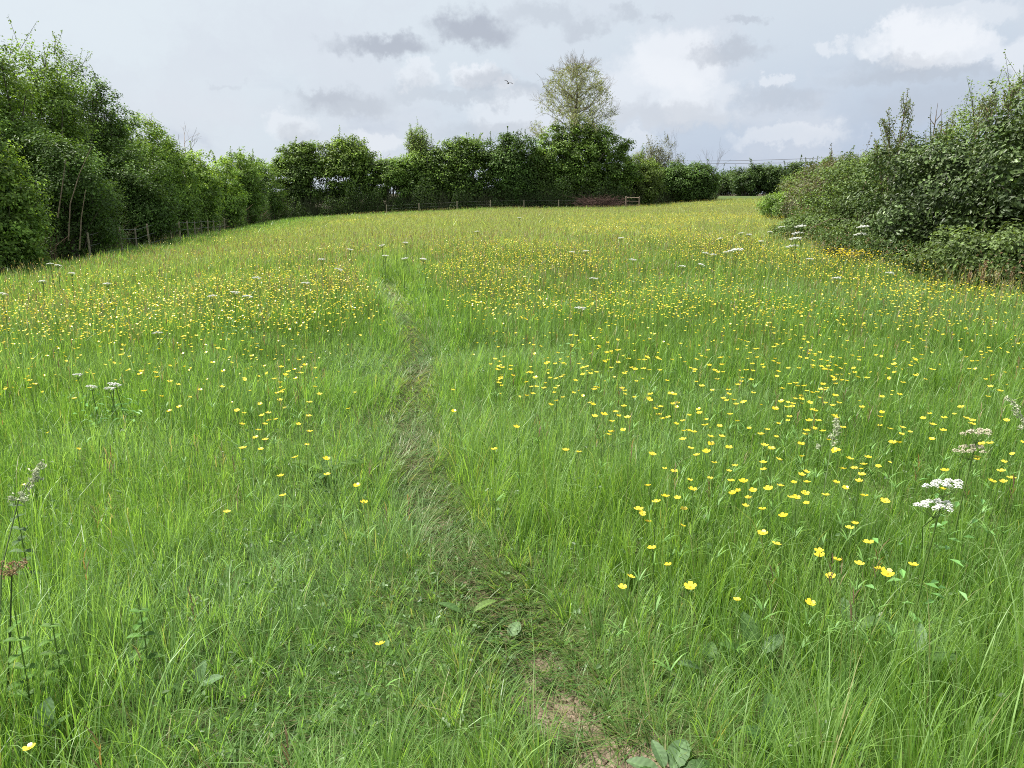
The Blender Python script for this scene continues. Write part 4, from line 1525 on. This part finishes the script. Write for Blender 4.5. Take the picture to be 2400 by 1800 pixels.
def back_hedge():
    B = [(590, 712, 298, 100, .24, 20000, DKG, YNG, 'bush', 'dark rounded bush at the corner where sky shows low through the leaves', dict(gaps=.9, spikes=8)),
         (688, 802, 290, 100, .24, 19000, DKG, BRT, 'bush', 'rounded bush with a lighter green peak beside the dark corner bush', dict(gaps=.5, spikes=9)),
         (785, 880, 335, 100, .22, 14000, MDG, YNG, 'bush', 'low flat hedge bush with light gaps under its leaves', dict(gaps=1.0, spikes=3)),
         (862, 965, 318, 101, .22, 15000, DKG, YNG, 'bush', 'dense hedge bush below the pointed sparse sapling', dict(gaps=.1, spikes=3)),
         (945, 1065, 286, 101, .24, 20000, DKG, YNG, 'bush', 'broad dark bush left of the middle of the back hedge', dict(gaps=.1, spikes=10)),
         (1045, 1155, 280, 101, .24, 19000, DKG, MDG, 'bush', 'broad dark bush with a ragged crest in the middle of the back hedge', dict(gaps=.2, spikes=10)),
         (1130, 1200, 330, 102, .22, 12000, MDG, OLV, 'bush', 'olive bush squeezed between the crest bush and the big one under the tree', dict(spikes=4)),
         (1158, 1352, 258, 103, .25, 34000, MDG, YNG, 'bush', 'biggest dense bush, standing beneath the sparse tall tree', dict(spikes=12)),
         (1325, 1425, 325, 108, .22, 16000, OLV, YNG, 'bush', 'olive-green bush behind the wooden rail stile', dict(spikes=6)),
         (1415, 1546, 345, 114, .25, 22000, DKG, MDG, 'bush', 'dark rounded bush at the right end of the back hedge', dict(spikes=4)),
         (1375, 1475, 300, 117, .16, 9000, (0.15, 0.16, 0.10), (0.22, 0.23, 0.15), 'tree', 'greyish thin-leaved tree rising behind the dark end bush', dict(spikes=14, bare=.3, stems=90)),
         ]
    for i, (a, b, top, Y, lf, n, c, yg, kd, lb, ex) in enumerate(B):
        x = atY((a + b) / 2, 430, Y)[0]
        w, h = size_at(a, b, top, x, Y)
        c = tuple(v * .78 for v in c)
        bush('hedge_bush' if kd == 'bush' else 'thin_tree', lb, kd, x, Y + 2.5, w * 1.28, max(5, w * .5), h * 1.02, lf, n, c, yg, seed=200 + i, clump=.62, shape=2.4, rough=.26, inner=.33, dense=1.5, **ex)
    # pointed sapling
    x = atY(905, 430, 102)[0]
    w, h = size_at(862, 948, 258, x, 102)
    bush('sapling', 'pointed sparse sapling sticking up out of the back hedge', 'tree', x, 104.5, w * .9, 4, h, .17, 3600, OLV, YNG, low=.55, seed=260, clump=.40, shape=1.25, spikes=16, bare=.25, stems=70, rough=.2)
    # far hedges beyond the gap at the right
    Fh = [(1540, 1612, 362, 168, 'low hedge bush seen through the gap, left of the far bushes'),
          (1588, 1660, 352, 150, 'first rounded bush of the far hedge right of the gap'),
          (1640, 1712, 350, 151, 'second bush of the far hedge with a light green top'),
          (1695, 1775, 347, 152, 'third bush of the far hedge with upright twigs'),
          (1755, 1835, 352, 152, 'fourth far bush, partly behind the bramble bank'),
          (1815, 1900, 356, 152, 'last far bush, behind the brambles at the right'),
          (1480, 1560, 385, 170, 'low far bush glimpsed past the dark end bush')]
    for i, (a, b, top, Y, lb) in enumerate(Fh):
        x = atY((a + b) / 2, 425, Y)[0]
        w, h = size_at(a, b, top, x, Y)
        bush('far_bush', lb, 'bush', x, Y + 3, w * 1.15, 7, h, .30, 9000, (0.042, 0.08, 0.024), (0.11, 0.17, 0.04), seed=300 + i, clump=.7, spikes=5, twigs=0, stems=20)
    # small ragged tree over the far hedge
    x = atY(1805, 425, 150)[0]
    w, h = size_at(1780, 1835, 334, x, 150)
    bush('far_tree', 'small ragged tree topping the far hedge', 'tree', x, 155, w, 4, h, .28, 1700, MDG, YNG, low=.5, seed=330, clump=.6, spikes=6, stems=14)


back_hedge()


def ash_tree():
    Y = 108
    x = atY(1240, 430, Y)[0]
    z0 = float(zg(np.array(x), np.array(Y)))
    top = atY(1240, 131, Y)[2] - z0
    e = empty('ash_tree', (x, Y, z0), 'tall sparse pale tree with fine branches rising above the hedge', 'tree')
    rs = np.random.default_rng(12)
    T, Tw, Lv = Acc(), Acc(), Acc()
    H = top * .975
    # crown outline: half width by height fraction
    zf = np.array([0.40, 0.48, 0.58, 0.68, 0.78, 0.88, 0.95, 1.0])
    wf = np.array([0.25, 0.29, 0.30, 0.265, 0.235, 0.20, 0.155, 0.07]) * H
    trunk = [np.array([0, 0, -.2]), np.array([.1, 0, H * .35]), np.array([-.05, 0, H * .6]), np.array([.15, 0, H * .78]), np.array([0.1, .1, H * .9]), np.array([0.2, .1, H * .99])]
    T.add(*tube(trunk, [.34, .26, .19, .12, .06, .02], (0, 0, 0), 8))
    T.build('trunk', M_BARK, e)
    tips = []
    tz = np.array([t[2] for t in trunk])
    for i in range(64):
        f = 0.38 + 0.58 * rs.random()
        zt = f * H
        fz = min(0.985, f + 0.05 + 0.14 * rs.random())
        a = rs.random() * 6.283
        R = np.interp(fz, zf, wf) * (0.75 + .3 * rs.random())
        b = np.array([np.interp(zt, tz, [t[0] for t in trunk]), 0, zt])
        en = np.array([math.cos(a) * R, math.sin(a) * R, fz * H])
        md = b * .5 + en * .5 + np.array([0, 0, -.02 * H]) + rs.normal(0, .02 * H, 3)
        r0 = .10 * (1.15 - f) + .02
        Tw.add(*tube([b, md, en], [r0, r0 * .6, .02], (0, 0, 0), 4))
        for j in range(7):
            t = 0.45 + 0.55 * rs.random()
            s = md * (1 - t) + en * t if rs.random() < .6 else b * (1 - t) + md * t
            out = s * np.array([1, 1, 0]) / (np.linalg.norm(s[:2]) + .3)
            dr = out * .6 + rs.normal(0, .55, 3) + np.array([0, 0, .55])
            branch(Tw, rs, s, dr, H * .042 * (0.6 + .8 * rs.random()), .024, 2, 3, .55, 0, tips, .8)
    Tw.build('branches', M_POST, e)
    tips = np.array(tips)
    rr = np.hypot(tips[:, 0], tips[:, 1])
    ok = (rr < np.interp(tips[:, 2] / H, zf, wf) * 1.12) & (tips[:, 2] < H * 1.0)
    tips = tips[ok]
    k = 3
    P = np.repeat(tips, k, axis=0) + rs.normal(0, .10, (len(tips) * k, 3))
    c = np.array([0.34, 0.38, 0.20]) * (0.55 + .7 * rs.random((len(P), 1)))
    Lv.add(*leaves(P, rs.normal(size=P.shape) + np.array([0, 0, .4]), .13 + .10 * rs.random(len(P)), .55, c, rs))
    Lv.build('crown', M_LEAF, e)
    print('ash tips', len(tips))


ash_tree()


def bare_tree(px, top, Y, label, kids, spread, up=0.5):
    x = atY(px, 430, Y)[0]
    z0 = float(zg(np.array(x), np.array(Y)))
    H = atY(px, top, Y)[2] - z0
    e = empty('bare_tree', (x, Y, z0), label, 'tree')
    rs = np.random.default_rng(int(px))
    T, B = Acc(), Acc()
    T.add(*tube([(0, 0, -.1), (0.05, 0, H * .35), (0, 0, H * up)], [.07, .05, .035], (0, 0, 0), 5))
    T.build('trunk', M_TWIG, e)
    for i in range(kids):
        branch(B, rs, np.array([0, 0, H * up * (0.75 + .25 * rs.random())]), np.array([rs.normal(0, spread), rs.normal(0, spread), 1.0]), H * (1 - up) * .42, .024, 3, 2, .42, shrink=.72)
    B.build('branches', M_TWIG, e)


bare_tree(1537, 318, 121, 'small leafless tree at the right end of the back hedge', 8, .45)
bare_tree(1447, 285, 122, 'bare twigs rising above the greyish thin-leaved tree', 5, .2)
bare_tree(822, 322, 104, 'bare upright twigs above the low flat part of the back hedge', 10, .5, .8)
bare_tree(775, 310, 104, 'thin leafless sapling beside the lighter green peak', 5, .3, .78)
bare_tree(1062, 290, 105, 'leafless twigs between the two broad dark bushes', 5, .25, .85)
bare_tree(405, 262, 47, 'leafless grey twigs above the step in the left hedge', 7, .5, .72)


# pale slanting stems in the left hedge
def pale_stems():
    x0, y0 = left_at(150)
    e = empty('leaning_trunk', (x0 + .9, y0 - .2, float(zg(np.array(x0), np.array(y0)))), 'bare pale stems leaning out of the dark left hedge', 'tree trunk')
    o = np.array(e.location)
    for i, pts in enumerate([[(148, 520), (152, 440), (172, 375), (197, 318)], [(125, 470), (135, 400), (142, 345)], [(172, 540), (176, 470), (185, 410)], [(378, 520), (374, 470), (376, 420)]]):
        A = Acc()
        Y = y0 - 1.4 if i < 3 else left_at(376)[1] - 1.2
        P = [atY(px, py, Y) - o for px, py in pts]
        A.add(*tube(P, np.linspace(.019, .008, len(P)) * (1 if i < 3 else 1.2), (0, 0, 0), 5))
        if i == 3:
            continue
        A.build('stem', M_TWIG, e)


pale_stems()


# ------------------------------------------------------------------ right hand hedge
IVY = (0.050, 0.084, 0.025)
IVY2 = (0.105, 0.150, 0.048)
BRM = (0.095, 0.145, 0.045)
BRM2 = (0.16, 0.23, 0.075)


def right_hedge():
    R_ = [('ivy_bush', 'huge dark ivy-clad bush at the right edge of the picture', 9.6, 12.9, 4.1, 4.0, 3.5, .085, 30000, IVY, IVY2, dict(lobed=True, mat=M_IVY, clump=.30, spikes=22, shape=3)),
          ('ivy_bush', 'dark glossy ivy bush in the middle of the right hedge', 9.3, 15.7, 4.6, 4.0, 2.85, .08, 34000, IVY, IVY2, dict(lobed=True, mat=M_IVY, clump=.30, spikes=8, shape=3)),
          ('ivy_bush', 'top of the ivy hedge beyond the right edge with tall leafy crest', 12.2, 14.5, 5, 4.5, 4.6, .085, 26000, IVY, YNG, dict(lobed=True, mat=M_IVY, clump=.32, spikes=26)),
          ('thorn_bush', 'yellowish green bush behind the ivy with upright shoots', 11.6, 19.0, 3.6, 3.6, 4.0, .065, 24000, OLV, YNG, dict(clump=.28, spikes=30)),
          ('thorn_bush', 'dark hawthorn carrying two tall leafy spires', 10.3, 20.0, 2.8, 3.0, 3.2, .065, 20000, (0.035, 0.065, 0.02), OLV, dict(clump=.26, spikes=10)),
          ('bramble', 'tangled olive bramble bank in front of the two spires', 9.9, 21.5, 3.8, 4.5, 2.75, .07, 26000, BRM, BRM2, dict(clump=.25, spikes=8, lobed=True)),
          ('bramble', 'low bramble mound bulging into the field below the arching cane', 9.0, 22.5, 2.7, 3.6, 1.05, .06, 16000, BRM, BRM2, dict(clump=.20, spikes=6, lobed=True)),
          ('bramble', 'low bramble at the foot of the ivy hedge, near the yellow clump', 8.3, 16.9, 2.8, 3.2, 1.0, .06, 15000, BRM, IVY2, dict(clump=.18, spikes=6, lobed=True)),
          ('bramble', 'light green bramble thicket at the lower right of the hedge', 7.8, 11.7, 3.6, 1.7, 1.2, .06, 20000, (0.09, 0.13, 0.04), BRM2, dict(clump=.18, spikes=10, lobed=True)),
          ('bramble', 'grey-brown bramble slope between the spires and the far bushes', 13.6, 32, 5.0, 6.0, 3.3, .10, 22000, (0.10, 0.105, 0.055), (0.17, 0.16, 0.09), dict(clump=.36, spikes=8)),
          ('bramble', 'rounded fresh green bush at the near end of the far right slope', 15.2, 43, 3.4, 4.0, 2.0, .12, 12000, MDG, YNG, dict(clump=.36, spikes=5)),
          ('bramble', 'brownish scrub rising behind the rounded fresh green bush', 20.5, 52, 6.0, 6.0, 3.6, .14, 16000, (0.10, 0.10, 0.05), BRM2, dict(clump=.5, spikes=8)),
          ('bramble', 'green scrub behind the grey-brown slope, furthest of the right hedge', 27.5, 70, 8.0, 8.0, 4.2, .18, 15000, MDG, OLV, dict(clump=.6, spikes=8)),
          ('bramble', 'high olive scrub joining the slope to the ivy hedge', 14.6, 27.5, 4.0, 4.0, 3.2, .08, 18000, OLV, BRM2, dict(clump=.3, spikes=14))]
    for i, (nm, lb, x, y, w, d, h, lf, n, c, yg, ex) in enumerate(R_):
        bush(nm, lb, 'bush', x, y, w, d, h, lf, n, c, yg, seed=400 + i, low=0.0, trunk_col=M_TWIG if nm == 'bramble' else M_BARK, **ex)


right_hedge()


def spire(px, top, Y, hbase, label, rs, leafy=True, lean=0.0, kids=7):
    """tall thin shoot with small leaves along it"""
    p1 = atY(px, top, Y)
    x = p1[0] - lean
    z0 = float(zg(np.array(x), np.array(Y)))
    H = p1[2] - z0
    e = empty('hawthorn_shoot' if leafy else 'bare_shoot', (x, Y, z0), label, 'shrub')
    T, Lv = Acc(), Acc()
    main = [np.array([0, 0, -.05]), np.array([lean * .2, 0, H * .5]), np.array([lean * .6, 0, H * .8]), np.array([lean, 0, H])]
    T.add(*tube(main, [.03, .02, .012, .004], (0, 0, 0), 5))
    lines = [(main[1], main[2], 1), (main[2], main[3], 1)]
    for i in range(kids):
        t = hbase / H + (1 - hbase / H) * rs.random() * .75
        b = np.array([np.interp(t, [0, .5, .8, 1], [0, lean * .2, lean * .6, lean]), 0, t * H])
        a = rs.choice([0, math.pi]) + rs.normal(0, .7)
        ln = (H - b[2]) * (0.35 + .4 * rs.random()) + .15
        q = b + np.array([math.cos(a) * ln * .36, math.sin(a) * ln * .36, ln * .8])
        T.add(*tube([b, (b + q) / 2 + np.array([math.cos(a), math.sin(a), 0]) * .05, q], [.011, .008, .003], (0, 0, 0), 4))
        lines.append((b, q, 1))
    T.build('trunk', M_TWIG, e)
    if leafy:
        for b, q, _ in lines:
            k = int(np.linalg.norm(q - b) * 75)
            t = rs.random(k)
            P = b + (q - b) * t[:, None] + rs.normal(0, .055, (k, 3)) * (1.3 - t)[:, None]
            Lv.add(*leaves(P, rs.normal(size=(k, 3)) + np.array([0, 0, .4]), .035 + .03 * rs.random(k), .6, np.array([.17, .21, .08]) * (0.5 + .8 * rs.random((k, 1))), rs))
        Lv.build('crown', M_LEAF, e)


def spires():
    rs = np.random.default_rng(77)
    spire(1962, 190, 19.6, 2.2, 'tallest leafy spire above the right hedge', rs, True, .1, 14)
    spire(1920, 232, 19.8, 2.0, 'second leafy spire, leaning left above the right hedge', rs, True, -.25, 12)
    spire(1890, 300, 20.0, 1.8, 'short leafy sprig left of the two spires', rs, True, -.45, 8)
    spire(2026, 222, 19.5, 2.2, 'bare dead shoot between the leafy spires and the ivy', rs, False, .05, 9)
    spire(2050, 255, 19.3, 2.2, 'thin leafy shoot beside the bare dead one', rs, True, .1, 8)
    spire(2062, 240, 20.2, 2.4, 'leafy shoot close left of the high ivy crest', rs, True, .1, 8)
    spire(2118, 225, 17.6, 2.6, 'upright leafy shoot on the ivy crest', rs, True, .0, 8)
    spire(2190, 180, 16.2, 3.0, 'highest leafy shoot at the right edge of the picture', rs, True, .05, 12)
    spire(2140, 205, 16.5, 2.9, 'leafy shoot left of the highest one on the ivy crest', rs, True, -.05, 10)


spires()


def canes():
    rs = np.random.default_rng(55)
    for k, (pts, Y, lb) in enumerate([([(1738, 520), (1752, 492), (1790, 475), (1835, 472), (1858, 485)], 20.3, 'long bramble cane arching over to the ground at the field edge'),
                                      ([(1850, 530), (1862, 470), (1885, 420), (1912, 385), (1935, 365)], 19.9, 'steep curved bramble cane rising in front of the spires'),
                                      ([(1852, 470), (1858, 425), (1872, 390), (1895, 375)], 20.1, 'short curved bramble cane beside the steep one')]):
        P = [atY(px, py, Y) for px, py in pts]
        o = P[0]
        e = empty('bramble_cane', tuple(o), lb, 'bramble')
        A, B = Acc(), Acc()
        Q = [p - o for p in P]
        if k == 1 or k == 2:
            Q = [Q[0] + np.array([0, 0.1, -.7])] + Q
        A.add(*tube(Q, .012, (0, 0, 0), 5))
        A.build('stem', M_TWIG, e)
        for i in range(len(Q) - 1):
            n = 26
            t = rs.random((n, 1))
            Pp = Q[i] * (1 - t) + Q[i + 1] * t + rs.normal(0, .05, (n, 3))
            B.add(*leaves(Pp, rs.normal(size=(n, 3)) + np.array([0, 0, .8]), .05 + .03 * rs.random(n), .7, np.array(BRM2) * (0.6 + .6 * rs.random((n, 1))), rs, True))
        B.build('leaves', M_LEAF, e)


canes()


def dock_spikes():
    rs = np.random.default_rng(14)
    lbs = ['reddish dock seed spike before the light bramble thicket, left one', 'tall reddish dock seed spike in front of the ivy at the right', 'rust-coloured dock spike nearest the right edge',
           'short pinkish dock spike at the foot of the ivy hedge', 'thin brown dock spike under the dark middle ivy']
    for (px, py), lb in zip([(2095, 575), (2130, 545), (2190, 560), (2010, 600), (1975, 590)], lbs):
        x, y = gnd(px, py, .75)
        y = {2095: 10.8, 2130: 10.8, 2190: 10.7, 2010: 12.2, 1975: 12.8}[px]
        d = ray(px, py)
        x = d[0] * y / d[1]
        z = float(zg(np.array(x), np.array(y)))
        h = (EYE + d[2] * y / d[1] - z) * .85
        e = empty('dock_seed_spike', (x, y, z), lb, 'plant')
        A, B = Acc(), Acc()
        A.add(*tube([(0, 0, -.02), (0.01, 0, h * .5), (0.02, 0, h)], [.006, .005, .003], (0.2, 0.12, 0.07), 4))
        A.build('stem', M_STEM, e)
        n = 260
        t = rs.random(n)
        P = np.stack([0.02 * t + rs.normal(0, .012, n), rs.normal(0, .012, n), h * (.55 + .45 * t)], 1)
        B.add(*leaves(P, rs.normal(size=(n, 3)), np.full(n, .016), .8, np.array([.26, .16, .09]) * (0.6 + .7 * rs.random((n, 1))), rs))
        B.build('seed_head', M_WHITE, e)


dock_spikes()


# ------------------------------------------------------------------ undergrowth below the hedges
def undergrowth():
    A = Acc()
    rs = np.random.default_rng(21)
    n = 9000
    t = rs.random(n) ** 1.5
    y = 15 + 88 * t
    x = left_edge(y) - 0.2 - np.abs(rs.normal(0, .9, n))
    z = zg(x, y)
    h = (0.4 + 1.2 * rs.random(n) ** 1.6) * np.where(y > 60, 1.2, 1)
    lean = rs.normal(0, .16, (n, 2))
    a = np.stack([x, y, z - .03], 1)
    m1 = a + np.stack([lean[:, 0] * h * .5, lean[:, 1] * h * .5, h * .55], 1)
    b = m1 + np.stack([lean[:, 0] * h * 1.2 + rs.normal(0, .1, n), lean[:, 1] * h + rs.normal(0, .1, n), h * .40 * rs.normal(.7, .5, n)], 1)
    k = np.maximum(1, y / 30)
    c = np.where((rs.random(n) < .4)[:, None], np.array([.15, .085, .06]), np.where((rs.random(n) < .5)[:, None], np.array([.20, .17, .13]), np.array([.10, .12, .05]))) * (0.6 + .7 * rs.random((n, 1)))
    A.add(*segs(a, m1, .008 * k, .006 * k, c))
    A.add(*segs(m1, b, .006 * k, .003 * k, c))
    # along the back hedge too
    n = 4500
    x = -31 + 62 * rs.random(n)
    y = back_edge(x) + 0.5 + np.abs(rs.normal(0, 1.0, n))
    z = zg(x, y)
    h = 0.8 + 2.2 * rs.random(n) ** 1.5
    a = np.stack([x, y, z - .03], 1)
    b = a + np.stack([rs.normal(0, .35, n) * h, rs.normal(0, .3, n) * h, h], 1)
    A.add(*segs(a, b, .022, .010, np.array([.08, .09, .045]) * (0.5 + .8 * rs.random((n, 1)))))
    tag(A.build('hedge_undergrowth', leaf_material('dry_stalk', .8, 0, .2)), 'brown and grey stalks and brambles tangled along the hedge foot', 'undergrowth', kind='stuff')


undergrowth()


def hedge_weeds():
    """small leaves of nettles and ivy low along the hedges"""
    A = Acc()
    rs = np.random.default_rng(22)
    n = 110000
    y = 15 + 86 * rs.random(n) ** 1.4
    x = left_edge(y) - 0.1 - np.abs(rs.normal(0, .8, n))
    z = zg(x, y) + rs.random(n) ** 1.2 * 2.4 * (0.5 + fbm(x * .8, y * .8, 91, 2))
    k = np.maximum(1, y / 35) ** .8
    c = np.array([.075, .13, .035]) * (0.4 + 1.1 * rs.random((n, 1)))
    A.add(*leaves(np.stack([x, y, z], 1), rs.normal(size=(n, 3)) + np.array([0.5, 0, .6]), .065 * k, .6, c, rs))
    n = 34000
    x = -31 + 64 * rs.random(n)
    y = back_edge(x) + 0.2 + np.abs(rs.normal(0, .9, n))
    z = zg(x, y) + rs.random(n) ** 1.2 * 3.4 * np.clip(3.2 * (fbm(x * .45, y * .2, 97, 3) - .30), .12, 1.3)
    c = np.array([.07, .12, .035]) * (0.5 + .9 * rs.random((n, 1)))
    A.add(*leaves(np.stack([x, y, z], 1), rs.normal(size=(n, 3)) + np.array([0, -.5, .6]), np.full(n, .18), .6, c, rs))
    n = 30000
    t = rs.random(n)
    y = 8 + 50 * t ** 1.6
    x = right_edge(y) + np.abs(rs.normal(0, .55, n)) - .15
    z = zg(x, y) + rs.random(n) ** 1.5 * (0.75 + .3 * (y > 25))
    c = np.where((rs.random(n) < .12)[:, None], np.array([.2, .13, .07]), np.array([.085, .135, .04])) * (0.5 + .9 * rs.random((n, 1)))
    A.add(*leaves(np.stack([x, y, z], 1), rs.normal(size=(n, 3)) + np.array([-.5, 0, .7]), .05 * np.maximum(1, y / 14) ** .8, .5, c, rs))
    tag(A.build('hedge_foot_weeds', M_LEAF), 'low nettles, ivy and weeds fringing the foot of the hedges', 'ground cover', kind='stuff')


hedge_weeds()


# ------------------------------------------------------------------ fences
def post(parent, o, x, y, h, r, rs, mat=M_POST):
    z = float(zg(np.array(x), np.array(y)))
    A = Acc()
    p = np.array([x, y, z]) - o
    ln = rs.normal(0, .015, 2)
    A.add(*tube([p - np.array([0, 0, .2]), p + np.array([ln[0] * .5, ln[1] * .5, h * .5]), p + np.array([ln[0], ln[1], h - .02]), p + np.array([ln[0], ln[1], h])], [r, r * .97, r * .95, r * .7], (0, 0, 0), 8))
    A.build('post', mat, parent)
    return p + np.array([0, 0, h])


def fences():
    rs = np.random.default_rng(41)
    pxs = [150, 188, 226, 260, 290, 319, 341, 363, 381, 397, 413, 428, 442, 455, 467]
    pts = [left_at(p) for p in pxs]
    o = np.array([pts[0][0], pts[0][1], float(zg(np.array(pts[0][0]), np.array(pts[0][1])))])
    e = empty('wire_fence', tuple(o), 'old stock fence of grey wooden posts and wire along the left hedge', 'fence')
    tops = []
    for (x, y) in pts:
        tops.append(post(e, o, x + .62, y - .1, 1.10 + rs.normal(0, .05), .034, rs))
    for dz in (-.08, -.42, -.78):
        A = Acc()
        A.add(*tube([t + np.array([.055, 0, dz]) for t in tops], .006, (0, 0, 0), 4))
        A.build('wire', M_WIRE, e)
    pxs = [905, 985, 1072, 1150, 1210, 1232, 1290, 1318]
    P = []
    for q in [838, 907, 988, 1060, 1132, 1208, 1270, 1318]:
        x = atY(q, 440, 100)[0]
        P.append((x, float(back_edge(x)) - .6))
    o = np.array([P[0][0], P[0][1], float(zg(np.array(P[0][0]), np.array(P[0][1])))])
    e = empty('wire_fence', tuple(o), 'low post and wire fence in front of the back hedge', 'fence')
    tops = [post(e, o, x, y, 1.25, .065, rs) for x, y in P]
    for dz in (-.1, -.5):
        A = Acc()
        A.add(*tube([t + np.array([0, -.09, dz]) for t in tops], .003, (0, 0, 0), 4))
        A.build('wire', M_WIRE, e)
    # rail section / stile
    Y = 100.5
    xa, xb = atY(1352, 440, Y)[0], atY(1381, 440, Y)[0]
    z = float(zg(np.array(xa), np.array(Y)))
    o = np.array([xa, Y, z])
    e = empty('wooden_stile', tuple(o), 'short wooden rail stile between two posts in the back hedge', 'stile')
    post(e, o, xa, Y, 1.55, .12, rs, M_TWIG)
    post(e, o, xb, Y, 1.5, .09, rs, M_TWIG)
    for hz in (1.38, .92, .45):
        A = Acc()
        A.add(*tube([(0.0, .15, hz), ((xb - xa) / 2, .15, hz + .01), (xb - xa, .15, hz)], .055, (0, 0, 0), 4))
        A.build('rail', M_TWIG, e)
    # heap of dead red-brown branches left of it
    x0 = atY(1300, 440, 101.5)[0]
    z0 = float(zg(np.array(x0), np.array(101.5)))
    e = empty('brushwood_heap', (x0, 101.0, z0), 'red-brown heap of dead brushwood left of the wooden stile', 'brushwood')
    A = Acc()
    n = 520
    a = np.stack([rs.uniform(-3.0, 2.6, n), rs.normal(0, .5, n), rs.random(n) * 1.3], 1)
    b = a + np.stack([rs.normal(0, .9, n), rs.normal(0, .3, n), rs.normal(.1, .45, n)], 1)
    b[:, 2] = np.clip(b[:, 2], 0.0, 1.9)
    A.add(*segs(a, b, .03, .015, np.array([0, 0, 0])))
    A.build('branches', M_RUST, e)


fences()


# ------------------------------------------------------------------ power lines and bird
def cables():
    for k, (ya, yb) in enumerate([((347, 345), (322, 330)), ((351, 350), (335, 338))]):
        A = Acc()
        P0, P1 = atY(1440, ya[0], 330), atY(2100, yb[0], 190)
        pts = []
        for i in range(25):
            t = i / 24
            p = P0 * (1 - t) + P1 * t
            p[2] -= 4.0 * t * (1 - t)
            pts.append(p)
        A.add(*tube(pts, .07, (0, 0, 0), 5))
        ob = A.build('overhead_cable', M_CABLE)
        tag(ob, ['upper thin overhead cable crossing the sky above the far hedge', 'lower thin overhead cable just above the far hedge'][k], 'cable', 'overhead cables')


cables()


def bird():
    p = atY(1098, 180, 60)
    A = Acc()
    body = [(-.17, 0, -.01), (-.10, 0, 0), (0, 0, .01), (.09, 0, .015), (.14, 0, .02), (.18, 0, .015)]
    A.add(*tube(body, [.012, .035, .055, .045, .032, .006], (0, 0, 0), 8))
    for sg in (-1, 1):
        w = np.array([(-.06, 0, .03), (.07, 0, .03), (-.05, sg * .16, .12), (.06, sg * .17, .13), (-.06, sg * .34, .10), (.0, sg * .36, .11)], float)
        w2 = w + np.array([0, 0, -.008])
        V = np.concatenate([w, w2])
        f = [(0, 1, 3), (0, 3, 2), (2, 3, 5), (2, 5, 4)]
        f += [(a + 6, c + 6, b + 6) for a, b, c in f] + [(0, 2, 8), (0, 8, 6), (2, 4, 10), (2, 10, 8), (1, 9, 3), (1, 7, 9), (3, 11, 5), (3, 9, 11), (4, 5, 11), (4, 11, 10)]
        A.add(V, f, (0, 0, 0))
    A.add(np.array([(-.15, -.02, 0), (-.15, .02, 0), (-.27, .05, 0), (-.27, -.05, 0), (-.2, 0, .012)]), [(0, 1, 4), (1, 2, 4), (2, 3, 4), (3, 0, 4), (0, 2, 1), (0, 3, 2)], (0, 0, 0))
    V = A.V
    o = A.build('bird', M_BIRD)
    o.location = p
    o.rotation_euler = (math.radians(25), math.radians(-15), math.radians(70))
    tag(o, 'small dark bird flying in the sky left of the tall sparse tree', 'bird')


bird()
print('tris', sum(len(m.polygons) for m in bpy.data.meshes))
